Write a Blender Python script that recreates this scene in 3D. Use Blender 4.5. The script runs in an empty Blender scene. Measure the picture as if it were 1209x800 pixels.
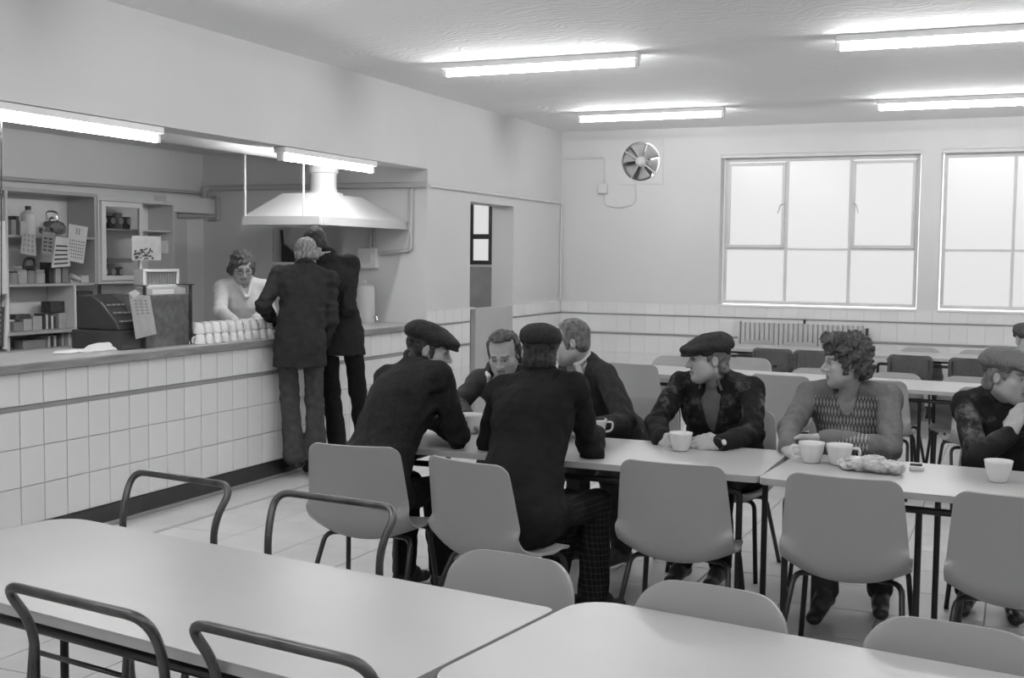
import bpy, math, random
import numpy as np
from mathutils import Vector, Matrix
random.seed(7); np.random.seed(7)
S = bpy.context.scene
COL = S.collection
PI = math.pi

# ------------------------------------------------------------------ camera
CAM = Vector((5.0, 0.0, 1.62)); FPX = 1400.0
YAW, PITCH, ROLL = math.radians(23.186), math.radians(3.851), math.radians(0.635)
_f = Vector((-math.sin(YAW)*math.cos(PITCH), math.cos(YAW)*math.cos(PITCH), -math.sin(PITCH)))
_r = Vector((math.cos(YAW), math.sin(YAW), 0)); _u = _r.cross(_f)
CR = _r*math.cos(ROLL) + _u*math.sin(ROLL); CU = -_r*math.sin(ROLL) + _u*math.cos(ROLL); CF = _f
cd = bpy.data.cameras.new('camera'); cam = bpy.data.objects.new('camera', cd); COL.objects.link(cam)
cd.sensor_fit = 'HORIZONTAL'; cd.sensor_width = 36.0; cd.lens = 36.0*FPX/1209.0; cd.clip_start = 0.05; cd.clip_end = 200
m = Matrix((CR, CU, -CF)).transposed().to_4x4(); m.translation = CAM; cam.matrix_world = m
S.camera = cam
# ------------------------------------------------------------------ world, exposure
w = bpy.data.worlds.new('overcast_sky'); S.world = w; w.use_nodes = True
bg = w.node_tree.nodes['Background']; bg.inputs[0].default_value = (0.95, 0.95, 0.95, 1); bg.inputs[1].default_value = 1.6
S.view_settings.view_transform = 'Standard'; S.view_settings.look = 'None'
S.view_settings.gamma = 1.0; S.view_settings.use_curve_mapping = False
S.view_settings.exposure = 0.0
S.cycles.use_denoising = True
S.cycles.max_bounces = 8; S.cycles.diffuse_bounces = 5; S.cycles.sample_clamp_indirect = 8.0
TUBE = 69.0     # strength of the fluorescent tubes
PANE = 0.66     # brightness of the daylight on the frosted panes

# ------------------------------------------------------------------ helpers
def tag(o, label=None, cat=None, group=None, kind=None):
    if label: o['label'] = label
    if cat: o['category'] = cat
    if group: o['group'] = group
    if kind: o['kind'] = kind
    return o
def empty(name, loc=(0, 0, 0), rz=0.0, parent=None):
    o = bpy.data.objects.new(name, None); COL.objects.link(o)
    o.location = loc; o.rotation_euler = (0, 0, rz); o.empty_display_size = 0.05
    if parent: o.parent = parent
    return o
def link(name, me, parent=None, loc=(0, 0, 0), rz=0.0):
    o = bpy.data.objects.new(name, me); COL.objects.link(o)
    o.location = loc; o.rotation_euler = (0, 0, rz)
    if parent: o.parent = parent
    return o
def copy_tree(o, parent=None):
    c = o.copy(); COL.objects.link(c); c.parent = parent
    for ch in list(o.children): copy_tree(ch, c)
    return c
def at_px(px, py, y):
    """world point on the plane at depth y seen at photograph pixel (px, py)"""
    d = CF + CR*((px-604.5)/FPX) - CU*((py-400)/FPX)
    return CAM + d*((y-CAM.y)/d.y)

class MB:
    def __init__(s): s.v = []; s.f = []
    def add(s, vs, fs):
        n = len(s.v); s.v += [tuple(p) for p in vs]; s.f += [tuple(i+n for i in f) for f in fs]; return s
    def box(s, x0, x1, y0, y1, z0, z1, M=None):
        vs = [Vector((x, y, z)) for z in (z0, z1) for y in (y0, y1) for x in (x0, x1)]
        if M: vs = [M @ p for p in vs]
        return s.add(vs, [(0, 2, 3, 1), (4, 5, 7, 6), (0, 1, 5, 4), (2, 6, 7, 3), (0, 4, 6, 2), (1, 3, 7, 5)])
    def tube(s, pts, r, n=8, cap=True):
        pts = [Vector(p) for p in pts]; N = len(pts); rr = r if hasattr(r, '__len__') else [r]*N
        tan = []
        for i in range(N):
            t = (pts[min(i+1, N-1)]-pts[max(i-1, 0)])
            tan.append(t.normalized() if t.length > 1e-9 else Vector((0, 0, 1)))
        a = Vector((0, 0, 1)) if abs(tan[0].z) < 0.9 else Vector((1, 0, 0))
        x = (a - tan[0]*a.dot(tan[0])).normalized(); vs = []; fs = []
        for i in range(N):
            x = (x - tan[i]*x.dot(tan[i])).normalized(); y = tan[i].cross(x)
            for k in range(n):
                an = 2*PI*k/n; vs.append(pts[i] + (x*math.cos(an)+y*math.sin(an))*rr[i])
        for i in range(N-1):
            for k in range(n):
                k2 = (k+1) % n; fs.append((i*n+k, i*n+k2, (i+1)*n+k2, (i+1)*n+k))
        if cap: fs.append(tuple(range(n))[::-1]); fs.append(tuple((N-1)*n+k for k in range(n)))
        return s.add(vs, fs)
    def lathe(s, prof, n=20, M=None, c=(0, 0, 0), cap=True):
        c = Vector(c); vs = []; fs = []
        for r, z in prof:
            for k in range(n):
                a = 2*PI*k/n; p = Vector((r*math.cos(a), r*math.sin(a), z)); vs.append((M @ p if M else p)+c)
        for i in range(len(prof)-1):
            for k in range(n):
                k2 = (k+1) % n; fs.append((i*n+k, i*n+k2, (i+1)*n+k2, (i+1)*n+k))
        if cap and prof[0][0] > 1e-6: fs.append(tuple(range(n))[::-1])
        if cap and prof[-1][0] > 1e-6: fs.append(tuple((len(prof)-1)*n+k for k in range(n)))
        return s.add(vs, fs)
    def prism(s, poly, h0, h1, axis='z', M=None):
        """polygon (a, b) extruded along axis: z -> (a, b, h); x -> (h, a, b); y -> (a, h, b)"""
        n = len(poly)
        def pt(a, b, h):
            p = Vector((a, b, h)) if axis == 'z' else (Vector((h, a, b)) if axis == 'x' else Vector((a, h, b)))
            return M @ p if M else p
        vs = [pt(a, b, h0) for a, b in poly]+[pt(a, b, h1) for a, b in poly]
        fs = [tuple(range(n))[::-1], tuple(range(n, 2*n))]+[(i, (i+1) % n, n+(i+1) % n, n+i) for i in range(n)]
        return s.add(vs, fs)
    def mesh(s, name, mat=None, smooth=False):
        me = bpy.data.meshes.new(name); me.from_pydata(s.v, [], s.f); me.validate(); me.update()
        if mat: me.materials.append(mat)
        import bmesh
        bm = bmesh.new(); bm.from_mesh(me); bmesh.ops.recalc_face_normals(bm, faces=bm.faces); bm.to_mesh(me); bm.free()
        if smooth: me.polygons.foreach_set('use_smooth', [True]*len(me.polygons))
        return me
    def build(s, name, mat, parent=None, smooth=False, bevel=0, seg=2, loc=(0, 0, 0), rz=0.0):
        o = link(name, s.mesh(name, mat, smooth), parent, loc, rz)
        if bevel:
            b = o.modifiers.new('bevel', 'BEVEL'); b.width = bevel; b.segments = seg; b.limit_method = 'ANGLE'; b.angle_limit = math.radians(40)
        if smooth: soft(o)
        return o
def soft(o, ang=45):
    me = o.data
    try: me.set_sharp_from_angle(angle=math.radians(ang))
    except Exception: pass
def rrect(x0, x1, y0, y1, r, n=5):
    out = []; rs = r if hasattr(r, '__len__') else (r,)*4
    for (cx, cy, a0), r in zip(((x1-rs[0], y1-rs[0], 0), (x0+rs[1], y1-rs[1], 90), (x0+rs[2], y0+rs[2], 180), (x1-rs[3], y0+rs[3], 270)), rs):
        for i in range(n+1):
            a = math.radians(a0+90*i/n); out.append((cx+r*math.cos(a), cy+r*math.sin(a)))
    return out
def arc(pts, r=0.06, n=5):
    """round the inner corners of a polyline"""
    pts = [Vector(p) for p in pts]; out = [pts[0]]
    for i in range(1, len(pts)-1):
        a, b, c = pts[i-1], pts[i], pts[i+1]
        d1 = (a-b); d2 = (c-b); q = min(r, d1.length*.49, d2.length*.49)
        p1 = b+d1.normalized()*q; p2 = b+d2.normalized()*q
        for k in range(n+1):
            t = k/n; out.append(p1*(1-t)**2+b*2*t*(1-t)+p2*t*t)
    out.append(pts[-1]); return out

# ------------------------------------------------------------------ materials
def G(v, a=1.0): return (v, v, v, a)
def new_mat(name):
    m = bpy.data.materials.new(name); m.use_nodes = True
    nt = m.node_tree; return m, nt, nt.nodes['Principled BSDF']
def mat(name, g, rough=0.6, var=0.0, vscale=6.0, bump=0.0, bscale=60.0, spec=0.5, metal=0.0, rnd=0.0, stretch=None, detail=3.0, coat=0.0, sheen=0.0):
    m, nt, b = new_mat(name); N = nt.nodes; L = nt.links
    b.inputs['Base Color'].default_value = G(g); b.inputs['Roughness'].default_value = rough
    b.inputs['Metallic'].default_value = metal; b.inputs['Specular IOR Level'].default_value = spec
    if coat: b.inputs['Coat Weight'].default_value = coat; b.inputs['Coat Roughness'].default_value = 0.12
    if sheen: b.inputs['Sheen Weight'].default_value = sheen; b.inputs['Sheen Roughness'].default_value = 0.5
    if var or bump or rnd:
        tc = N.new('ShaderNodeTexCoord'); mp = N.new('ShaderNodeMapping'); L.new(tc.outputs['Object'], mp.inputs[0])
        if stretch: mp.inputs['Scale'].default_value = stretch
    if var or rnd:
        last = None
        if var:
            n = N.new('ShaderNodeTexNoise'); n.inputs['Scale'].default_value = vscale; n.inputs['Detail'].default_value = detail
            L.new(mp.outputs[0], n.inputs[0])
            mr = N.new('ShaderNodeMapRange'); mr.inputs[1].default_value = .25; mr.inputs[2].default_value = .75
            mr.inputs[3].default_value = g*(1-var); mr.inputs[4].default_value = g*(1+var)
            L.new(n.outputs[0], mr.inputs[0]); last = mr.outputs[0]
        if rnd:
            oi = N.new('ShaderNodeObjectInfo'); r2 = N.new('ShaderNodeMapRange')
            r2.inputs[3].default_value = 1-rnd; r2.inputs[4].default_value = 1+rnd; L.new(oi.outputs['Random'], r2.inputs[0])
            mu = N.new('ShaderNodeMath'); mu.operation = 'MULTIPLY'; L.new(r2.outputs[0], mu.inputs[0])
            if last: L.new(last, mu.inputs[1])
            else: mu.inputs[1].default_value = g
            last = mu.outputs[0]
        L.new(last, b.inputs['Base Color'])
    if bump:
        n2 = N.new('ShaderNodeTexNoise'); n2.inputs['Scale'].default_value = bscale; n2.inputs['Detail'].default_value = 3
        L.new(mp.outputs[0], n2.inputs[0]); bp = N.new('ShaderNodeBump'); bp.inputs['Strength'].default_value = bump; bp.inputs['Distance'].default_value = .01
        L.new(n2.outputs[0], bp.inputs['Height']); L.new(bp.outputs[0], b.inputs['Normal'])
    return m
def emit(name, g, strength, base=.8):
    m, nt, b = new_mat(name); b.inputs['Base Color'].default_value = G(base); b.inputs['Roughness'].default_value = .25
    b.inputs['Emission Color'].default_value = G(g); b.inputs['Emission Strength'].default_value = strength; return m
def wood(name, g, amt=.35, scale=3.0, stretch=(1, 12, 12), rough=.5):
    return mat(name, g, rough, amt, scale, .05, 30, stretch=stretch, detail=5)

M = {}
M['wall'] = mat('painted_plaster', .63, .7, .035, 1.2, .06, 25)
M['kwall'] = mat('kitchen_paint', .76, .7, .04, 1.5, .05, 25)
M['white'] = mat('white_gloss_paint', .74, .35, .03, 4)
M['shelf'] = mat('dull_shelf_paint', .42, .5, .06, 4)
M['cream'] = mat('off_white_paint', .62, .45, .04, 4)
M['tile'] = mat('glazed_wall_tile', .74, .22, .03, 2, rnd=.03)
M['grout'] = mat('dark_grout', .42, .9, .1, 9)
M['strip'] = mat('grey_tile_strip', .27, .4, .08, 5)
M['black'] = mat('black_skirting', .02, .35, .3, 6)
M['ftile'] = mat('worn_floor_tile', .54, .38, .10, 3, .03, 14, rnd=.04, detail=6)
M['fgrout'] = mat('floor_grout', .32, .9, .2, 10)
M['plastic'] = mat('moulded_plastic', .31, .45, .03, 3, .03, 220)
M['plastic2'] = mat('moulded_plastic_pale', .34, .4, .04, 3, .03, 220)
M['blackmetal'] = mat('black_enamelled_steel', .012, .32, .2, 8)
M['steel'] = mat('worn_tubular_steel', .10, .33, .35, 14, metal=.75)
M['chrome'] = mat('chrome', .75, .12, metal=1.0)
M['alu'] = mat('brushed_aluminium', .6, .35, .06, 8, metal=.7)
M['table'] = mat('laminate_tabletop', .44, .33, .05, 2.2, .012, 60, detail=5)
M['tedge'] = mat('laminate_edge', .42, .5, .08, 6)
M['ply'] = wood('dark_plywood', .075, .3, 4, (10, 1, 10), .4)
M['woodc'] = wood('worn_counter_wood', .22, .35, 3, (14, 1.2, 14), .5)
M['counter'] = mat('counter_laminate', .42, .3, .07, 3)
M['china'] = mat('white_china', .72, .15, .02, 8)
M['dark'] = mat('dark_metal', .03, .4, .3, 8)
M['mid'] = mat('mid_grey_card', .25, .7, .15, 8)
M['paper'] = mat('paper', .6, .8, .06, 10)
M['card'] = mat('pale_card', .42, .8, .15, 12)
M['dcard'] = mat('dark_print_card', .05, .6, .4, 25)
M['grey'] = mat('fan_grey', .42, .4, .1, 6)
M['glass'] = mat('dim_glass', .45, .06, .1, 5)
M['pipe'] = mat('painted_pipe', .45, .45, .05, 5)
M['hood'] = mat('enamelled_hood', .60, .35, .06, 3)
M['wframe'] = mat('grey_window_steel', .62, .45, .05, 6)
M['radi'] = mat('radiator_enamel', .50, .4, .05, 4)
# ================================================================== the room
YB = 13.1; ZC = 3.11; HEND = 9.68; KX = -2.5; XR = 9.2; YF = -3.6; DZ = 1.135
def struct(name, mb, m, **k):
    o = mb.build(name, m, **k); o['kind'] = 'structure'; return o
def ceiling_mat():
    m, nt, b = new_mat('swirled_plaster'); N = nt.nodes; L = nt.links
    b.inputs['Base Color'].default_value = G(.84); b.inputs['Roughness'].default_value = .75
    tc = N.new('ShaderNodeTexCoord'); n1 = N.new('ShaderNodeTexNoise'); n1.inputs['Scale'].default_value = 2.2
    L.new(tc.outputs['Object'], n1.inputs[0])
    mx = N.new('ShaderNodeVectorMath'); mx.operation = 'MULTIPLY_ADD'; mx.inputs[1].default_value = (.5, .5, .5)
    L.new(n1.outputs['Color'], mx.inputs[0]); L.new(tc.outputs['Object'], mx.inputs[2])
    wv = N.new('ShaderNodeTexWave'); wv.wave_type = 'RINGS'; wv.inputs['Scale'].default_value = 5; wv.inputs['Distortion'].default_value = 9; wv.inputs['Detail'].default_value = 4
    L.new(mx.outputs[0], wv.inputs[0])
    bp = N.new('ShaderNodeBump'); bp.inputs['Strength'].default_value = .2; bp.inputs['Distance'].default_value = .012
    L.new(wv.outputs[0], bp.inputs['Height']); L.new(bp.outputs[0], b.inputs['Normal'])
    return m
struct('ceiling', MB().box(-.25, XR, YF, YB, ZC, ZC+.2), ceiling_mat())
struct('ceiling_kitchen', MB().box(KX, -.25, YF, YB, 2.62, 2.8), M['kwall'])
# floor: grout bed + tiles as parts
FT = .45
floor = struct('floor', MB().box(KX-.2, XR+.2, YF-.2, YB+.2, -.12, -.004), M['fgrout'])
def tile_mesh(name, a, b, t, m, bev=.004):
    """bevelled slab centred on x/y, top face at z=t"""
    o = [(-a/2, -b/2, 0), (a/2, -b/2, 0), (a/2, b/2, 0), (-a/2, b/2, 0)]
    h = [(-a/2, -b/2, t-bev), (a/2, -b/2, t-bev), (a/2, b/2, t-bev), (-a/2, b/2, t-bev)]
    q = [(x*(1-2*bev/a), y*(1-2*bev/b), t) for x, y, _ in o]
    mb = MB().add(o+h+q, [(0, 1, 5, 4), (1, 2, 6, 5), (2, 3, 7, 6), (3, 0, 4, 7), (4, 5, 9, 8), (5, 6, 10, 9), (6, 7, 11, 10), (7, 4, 8, 11), (8, 9, 10, 11), (3, 2, 1, 0)])
    return mb.mesh(name, m)
ftm = tile_mesh('floor_tile', FT-.007, FT-.007, .008, M['ftile'], .002)
rest = MB(); x0f = .40
for i in range(-7, 20):
    for j in range(-8, 30):
        cx = x0f+FT*(i+.5); cy = 5.645-FT*4.5+FT*(j-3.0)
        if cx+FT/2 > XR or cx-FT/2 < KX or cy+FT/2 > YB+.05 or cy < YF: continue
        if x0f < cx < 5.45 and 3.9 < cy < 12.95:
            link('floor_tile', ftm, floor, (cx, cy, -.008))
        elif not (cx < x0f and cx > -.05):
            a = FT/2-.0035; rest.box(cx-a, cx+a, cy-a, cy+a, -.008, 0)
rest.box(.012, .36, YF, 9.0, -.008, -.0005); rest.box(.012, .36, 9.0, YB, -.008, -.0005)
o = rest.build('floor_tiles_rest', M['ftile'], floor); o['kind'] = 'stuff'
M['fstrip'] = mat('dark_floor_strip', .38, .5, .12, 5)
struct('trim_1', MB().box(.362, .396, 2.0, YB, -.006, .0005), M['fstrip'])  # narrow floor strip, darker than the tiles

# left wall with the long serving hatch and the hatch door opening
wl = MB()
wl.box(-.25, 0, YF, HEND, 2.43, ZC)                       # lintel
wl.box(-.25, 0, HEND, 10.6, 0, ZC)                        # pier
wl.box(-.25, 0, 10.6, 11.68, 2.18, ZC)                    # over the opening
wl.box(-.25, 0, 11.68, YB, 0, ZC)
wl.box(-.25, 0, YF, 2.0, 0, 2.43)
wall_left = struct('wall_left', wl, M['wall'])
struct('wall_kitchen', MB().box(KX-.2, KX, YF, YB, 0, 2.8), M['kwall'])
ke = MB()
ke.box(KX, -1.65, HEND, HEND+.25, 0, 2.62); ke.box(-1.65, -.9, HEND, HEND+.25, 0, 1.565); ke.box(-1.65, -.9, HEND, HEND+.25, 2.0, 2.62)
ke.box(-.9, -.25, HEND, HEND+.25, 0, 2.62); ke.box(-1.65, -.9, HEND+.22, HEND+.25, 1.565, 2.0)
wall_end = struct('wall_kitchen_end', ke, M['wall'])
struct('trim_2', MB().box(-1.85, -1.66, HEND-.03, HEND, 0, 1.9), M['cream'])
struct('trim_3', MB().box(-1.66, -.88, HEND-.04, HEND+.1, 1.545, 1.567), M['white'])
struct('wall_right', MB().box(XR, XR+.2, YF, YB, 0, ZC), M['wall'])
struct('wall_front', MB().box(KX-.2, XR+.2, YF-.2, YF, 0, ZC), M['wall'])
# back wall with three windows and the fan opening
xs = sorted([KX-.2, -1.25, -.50, .73, 1.20, 1.89, 4.0, 4.2, 6.31, XR+.2]); zs = sorted([0, 1.133, 1.55, 2.515, 2.40, 2.985, 2.80, ZC])
holes = [(1.89, 4.0, 1.133, 2.80), (4.2, 6.31, 1.133, 2.80), (.73, 1.20, 2.515, 2.985), (-1.25, -.50, 1.55, 2.40)]
wb = MB()
for i in range(len(xs)-1):
    for k in range(len(zs)-1):
        cx = (xs[i]+xs[i+1])/2; cz = (zs[k]+zs[k+1])/2
        if any(a < cx < b and c < cz < d for a, b, c, d in holes): continue
        wb.box(xs[i], xs[i+1], YB, YB+.25, zs[k], zs[k+1])
wall_back = struct('wall_back', wb, M['wall'])

# glazed tile dado on the walls: one part for each tile
TW, TH = .173, .2145
ROWS = [(.127, .342), (.342, .556), (.556, .765)]
def vmesh(w, h, axis):
    me = tile_mesh('wall_tile', w-(.0045 if axis == 'x' else .003), h-(.0045 if axis == 'x' else .003), .008 if axis == 'x' else .004, M['tile'], .002)
    R = Matrix(((0, 0, 1), (1, 0, 0), (0, 1, 0))) if axis == 'x' else Matrix(((1, 0, 0), (0, 0, -1), (0, 1, 0)))
    me.transform(R.to_4x4()); me.update(); return me
_tm = {}
def dado(parent, axis, a0, a1, rows, off, grout=True):
    """tiles on the plane x=off (axis x, running along y) or y=off (axis y, running along x)"""
    n = max(1, round((a1-a0)/TW)); tw = (a1-a0)/n
    for z0, z1 in rows:
        key = (axis, round(tw, 4), round(z1-z0, 4))
        if key not in _tm: _tm[key] = vmesh(tw, z1-z0, axis)
        for i in range(n):
            c = a0+tw*(i+.5); loc = (off, c, (z0+z1)/2) if axis == 'x' else (c, off, (z0+z1)/2)
            link('wall_tile', _tm[key], parent, loc)
UPR = [(.790, .992), (1.006, DZ)]
dado(wall_left, 'x', HEND, 10.6, ROWS+UPR, 0)
dado(wall_left, 'x', 11.68, YB-.012, ROWS+UPR, 0)
dado(wall_back, 'y', .012, 5.20, ROWS+UPR, YB)
struct('trim_4', MB().box(0, .011, HEND, 10.6, .767, .788).box(0, .011, HEND, 10.6, .993, 1.005), M['strip'])
struct('trim_5', MB().box(0, .011, 11.68, YB, .767, .788).box(0, .011, 11.68, YB, .993, 1.005), M['strip'])
struct('trim_6', MB().box(0, 6.5, YB-.011, YB, .767, .788).box(0, 6.5, YB-.011, YB, .993, 1.005), M['strip'])
struct('trim_7', MB().box(5.2, XR, YB-.010, YB, .127, DZ), M['tile'])
struct('baseboard_back', MB().box(0, XR, YB-.02, YB, 0, .125), M['black'])
struct('baseboard_left', MB().box(0, .02, HEND, 10.6, 0, .125).box(0, .02, 11.68, YB, 0, .125), M['black'])

# ------------------------------------------------------------------ serving counter
ctr = empty('serving_counter', (0, 2.0, 0))
tag(ctr, 'long white-tiled serving counter with a wooden-edged worktop and black plinth', 'counter')
def cpart(name, mb, m, **k):
    o = mb.build(name, m, ctr, **k); o.location = (0, -2.0, 0); return o
base = cpart('base', MB().box(-.12, -.001, 2.0, HEND, .0, 1.0), M['grout'])
cpart('worktop', MB().box(-.62, .012, 2.0, HEND-.002, 1.0, 1.022), M['counter'], bevel=.004)
cpart('nosing', MB().box(.008, .034, 2.0, HEND-.002, .972, 1.024), M['woodc'], bevel=.006)
cpart('tile_strip', MB().box(0, .011, 2.0, HEND, .765, .788), M['strip'])
cpart('plinth', MB().box(0, .016, 2.0, HEND, 0.022, .124), M['black'])
cpart('plinth_lip', MB().box(0, .034, 2.0, HEND, 0.0, .022), M['strip'], bevel=.004)
cpart('inner_shelf', MB().box(-.6, -.15, 2.0, HEND-.01, .5, .52), M['counter'])
cpart('inner_panel', MB().box(-.6, -.58, 2.0, HEND-.01, 0, 1.0), M['kwall'])
_tn = len(COL.objects)
n0 = 4.849-4*TW
dado(base, 'x', n0, n0+TW*int((HEND-n0)/TW), ROWS+[(.790, .972)], 0)
ye = n0+TW*int((HEND-n0)/TW)+.003
for p, q, z0, z1 in ((ye, HEND, .13, .762), (ye, HEND, .793, .969), (2.0, n0-.003, .13, .762), (2.0, n0-.003, .793, .969)): cpart('cut_tile', MB().box(0, .008, p, q, z0, z1), M['tile'])

# ------------------------------------------------------------------ windows
M['pane'] = emit('frosted_daylight_pane', 1.0, PANE, .12)
def window(name, x0, x1, z0, z1, casement=True, two=False):
    W = empty(name, (0, 0, 0)); W['kind'] = 'structure'
    y = YB+.13; fw = .035
    a = x0+.02; b = x1-.02; c = z0+.02; d = z1-.02
    c1 = a+(b-a)*.333; c2 = a+(b-a)*.662; zm = c+(d-c)*.375
    f = MB()
    f.box(a, b, y, y+.05, c, c+fw).box(a, b, y, y+.05, d-fw-.02, d).box(a, a+fw, y, y+.05, c+fw, d-fw-.02).box(b-fw, b, y, y+.05, c+fw, d-fw-.02)
    f.build('window_frame', M['wframe'], W, bevel=.004)
    for xx in (c1, c2): MB().box(xx-.016, xx+.016, y, y+.045, c+fw, d-fw-.02).build('mullion', M['wframe'], W)
    for p, q in ((a+fw, c1-.016), (c1+.016, c2-.016), (c2+.016, b-fw)):
        MB().box(p, q, y+.004, y+.04, zm-.012, zm+.012).build('transom', M['wframe'], W)
    for k, (p, q) in enumerate(((a+fw, c1-.016), (c1+.016, c2-.016), (c2+.016, b-fw))):
        MB().box(p, q, y+.025, y+.031, c+fw, zm-.012).build('pane', M['pane'], W)
        if casement and k != 1:
            s = MB(); e = .035; zz0 = zm+.012; zz1 = d-fw-.03
            s.box(p, q, y-.012, y+.02, zz0, zz0+e).box(p, q, y-.012, y+.02, zz1-e, zz1).box(p, p+e, y-.012, y+.02, zz0+e, zz1-e).box(q-e, q, y-.012, y+.02, zz0+e, zz1-e)
            cs = s.build('casement', M['wframe'], W, bevel=.003)
            MB().box(p+e-.005, q-e+.005, y+.0, y+.008, zz0+e-.005, zz1-e+.005).build('pane', M['pane'], cs)
            hx = q-.017 if k == 0 else p+.017; hz = (zz0+zz1)/2; sg = -1 if k == 0 else 1
            h = MB(); h.box(hx-.012, hx+.012, y-.03, y-.01, hz-.03, hz+.03)
            h.tube([(hx, y-.035, hz+.01), (hx+sg*.03, y-.05, hz-.005), (hx+sg*.055, y-.05, hz-.09)], [.012, .009, .006], 8)
            h.build('handle', M['alu'], cs)
        else:
            MB().box(p, q, y+.025, y+.031, zm+.012, d-fw-.02).build('pane', M['pane'], W)
    MB().box(x0-.0, x1+.0, YB-.012, YB+.13, z0-.012, z0+.006).build('window_sill', M['white'], W, bevel=.004)
    MB().box(x0, x1, YB+.02, YB+.14, z1-.035, z1).build('window_head', M['wframe'], W)
    return W
window('window_1', 1.89, 4.0, 1.133, 2.80)
window('window_2', 4.2, 6.31, 1.133, 2.80, casement=False)
W3 = empty('window_3'); W3['kind'] = 'structure'
f = MB(); y = YB+.1
f.box(-1.25, -.5, y, y+.06, 1.55, 1.60).box(-1.25, -.5, y, y+.06, 2.35, 2.40).box(-1.25, -1.19, y, y+.06, 1.6, 2.35).box(-.56, -.5, y, y+.06, 1.6, 2.35).box(-.98, -.91, y, y+.06, 1.6, 2.35).box(-1.19, -.56, y-.004, y+.05, 1.86, 1.92)
f.build('window_frame', M['dark'], W3)
for a, b in ((-1.19, -.98), (-.91, -.56)):
    for c, d in ((1.6, 1.86), (1.92, 2.35)): MB().box(a, b, y+.02, y+.026, c, d).build('pane', M['pane'], W3)

M['kend'] = mat('dull_door_paint', .44, .6, .05, 3)
# half door in the second opening (upper half open)
D1 = empty('door_1', (0, 0, 0)); D1['kind'] = 'structure'
MB().box(-.06, -.005, 10.76, 11.675, .02, 1.125).build('door_panel', M['kend'], D1, bevel=.004)
MB().box(-.20, -.006, 10.64, 10.75, 1.115, 1.135).build('door_ledge', M['cream'], D1, bevel=.004)
# room behind the opening
struct('wall_lobby', MB().box(KX, -.25, 9.93, 10.02, 0, 2.62), M['wall'])
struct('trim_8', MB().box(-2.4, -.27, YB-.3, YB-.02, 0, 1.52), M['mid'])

# ------------------------------------------------------------------ strip lights
M['tube'] = emit('fluorescent_tube', 1.0, TUBE)
def strip_light(label, loc, length, axis='x', group=None, hang=0.0, wall=False):
    t = empty('fluorescent_light', loc); tag(t, label, 'light', group)
    if axis == 'y': t.rotation_euler = (0, 0, PI/2)
    L2 = length/2
    MB().box(-L2, L2, -.052, .052, -.045, 0).build('batten', M['white'], t, bevel=.006)
    n = 14
    Mx = Matrix.Rotation(PI/2, 4, 'Y')
    MB().lathe([(.019, -L2+.03), (.019, L2-.03)], n, Mx, (0, 0, -.078)).build('tube', M['tube'], t, True)
    for s in (-1, 1):
        MB().box(s*L2-.03*(s > 0), s*L2+.03*(s < 0), -.024, .024, -.10, -.044).build('lamp_holder', M['white'], t, bevel=.004)
    return t
strip_light('ceiling strip light nearest the long white wall, above the seated men', (1.64, 8.28, ZC), 1.56, group='ceiling strip lights')
strip_light('far ceiling strip light in front of the wall fan', (1.56, 11.43, ZC), 1.50, group='ceiling strip lights')
strip_light('strip light at the upper right of the ceiling, nearer row', (4.60, 8.14, ZC), 1.56, group='ceiling strip lights')
strip_light('far right ceiling strip light above the wide window', (4.47, 11.40, ZC), 1.50, group='ceiling strip lights')
for x, side in ((1.62, 'counter'), (4.56, 'middle')):
    for y, row in ((5.0, 'first'), (1.75, 'second'), (-1.5, 'third')):
        strip_light('strip light out of view over the '+side+' side, '+row+' row nearer than the tea tables', (x, y, ZC), 1.56, group='strip lights behind the camera')
for y, row in ((8.2, 'level with the nearer lit row'), (11.4, 'level with the far lit row'), (5.0, 'level with the tea tables'), (1.75, 'level with the foreground tables')):
    strip_light('strip light out of view on the right, '+row, (7.5, y, ZC), 1.56, group='strip lights behind the camera')
strip_light('unseen strip light added on the lobby ceiling to brighten the view beyond the half door', (-1.5, 11.3, 2.62), 1.2, 'y', 'hatch strip lights')  # unseen lamp, added to brighten the lobby behind the opening
strip_light('strip light under the hatch lintel above the cash register shelves', (-.06, 5.30, 2.428), 1.56, 'y', 'hatch strip lights')
strip_light('strip light under the hatch lintel beside the cooker hood', (-.06, 8.10, 2.428), 1.36, 'y', 'hatch strip lights')
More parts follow.
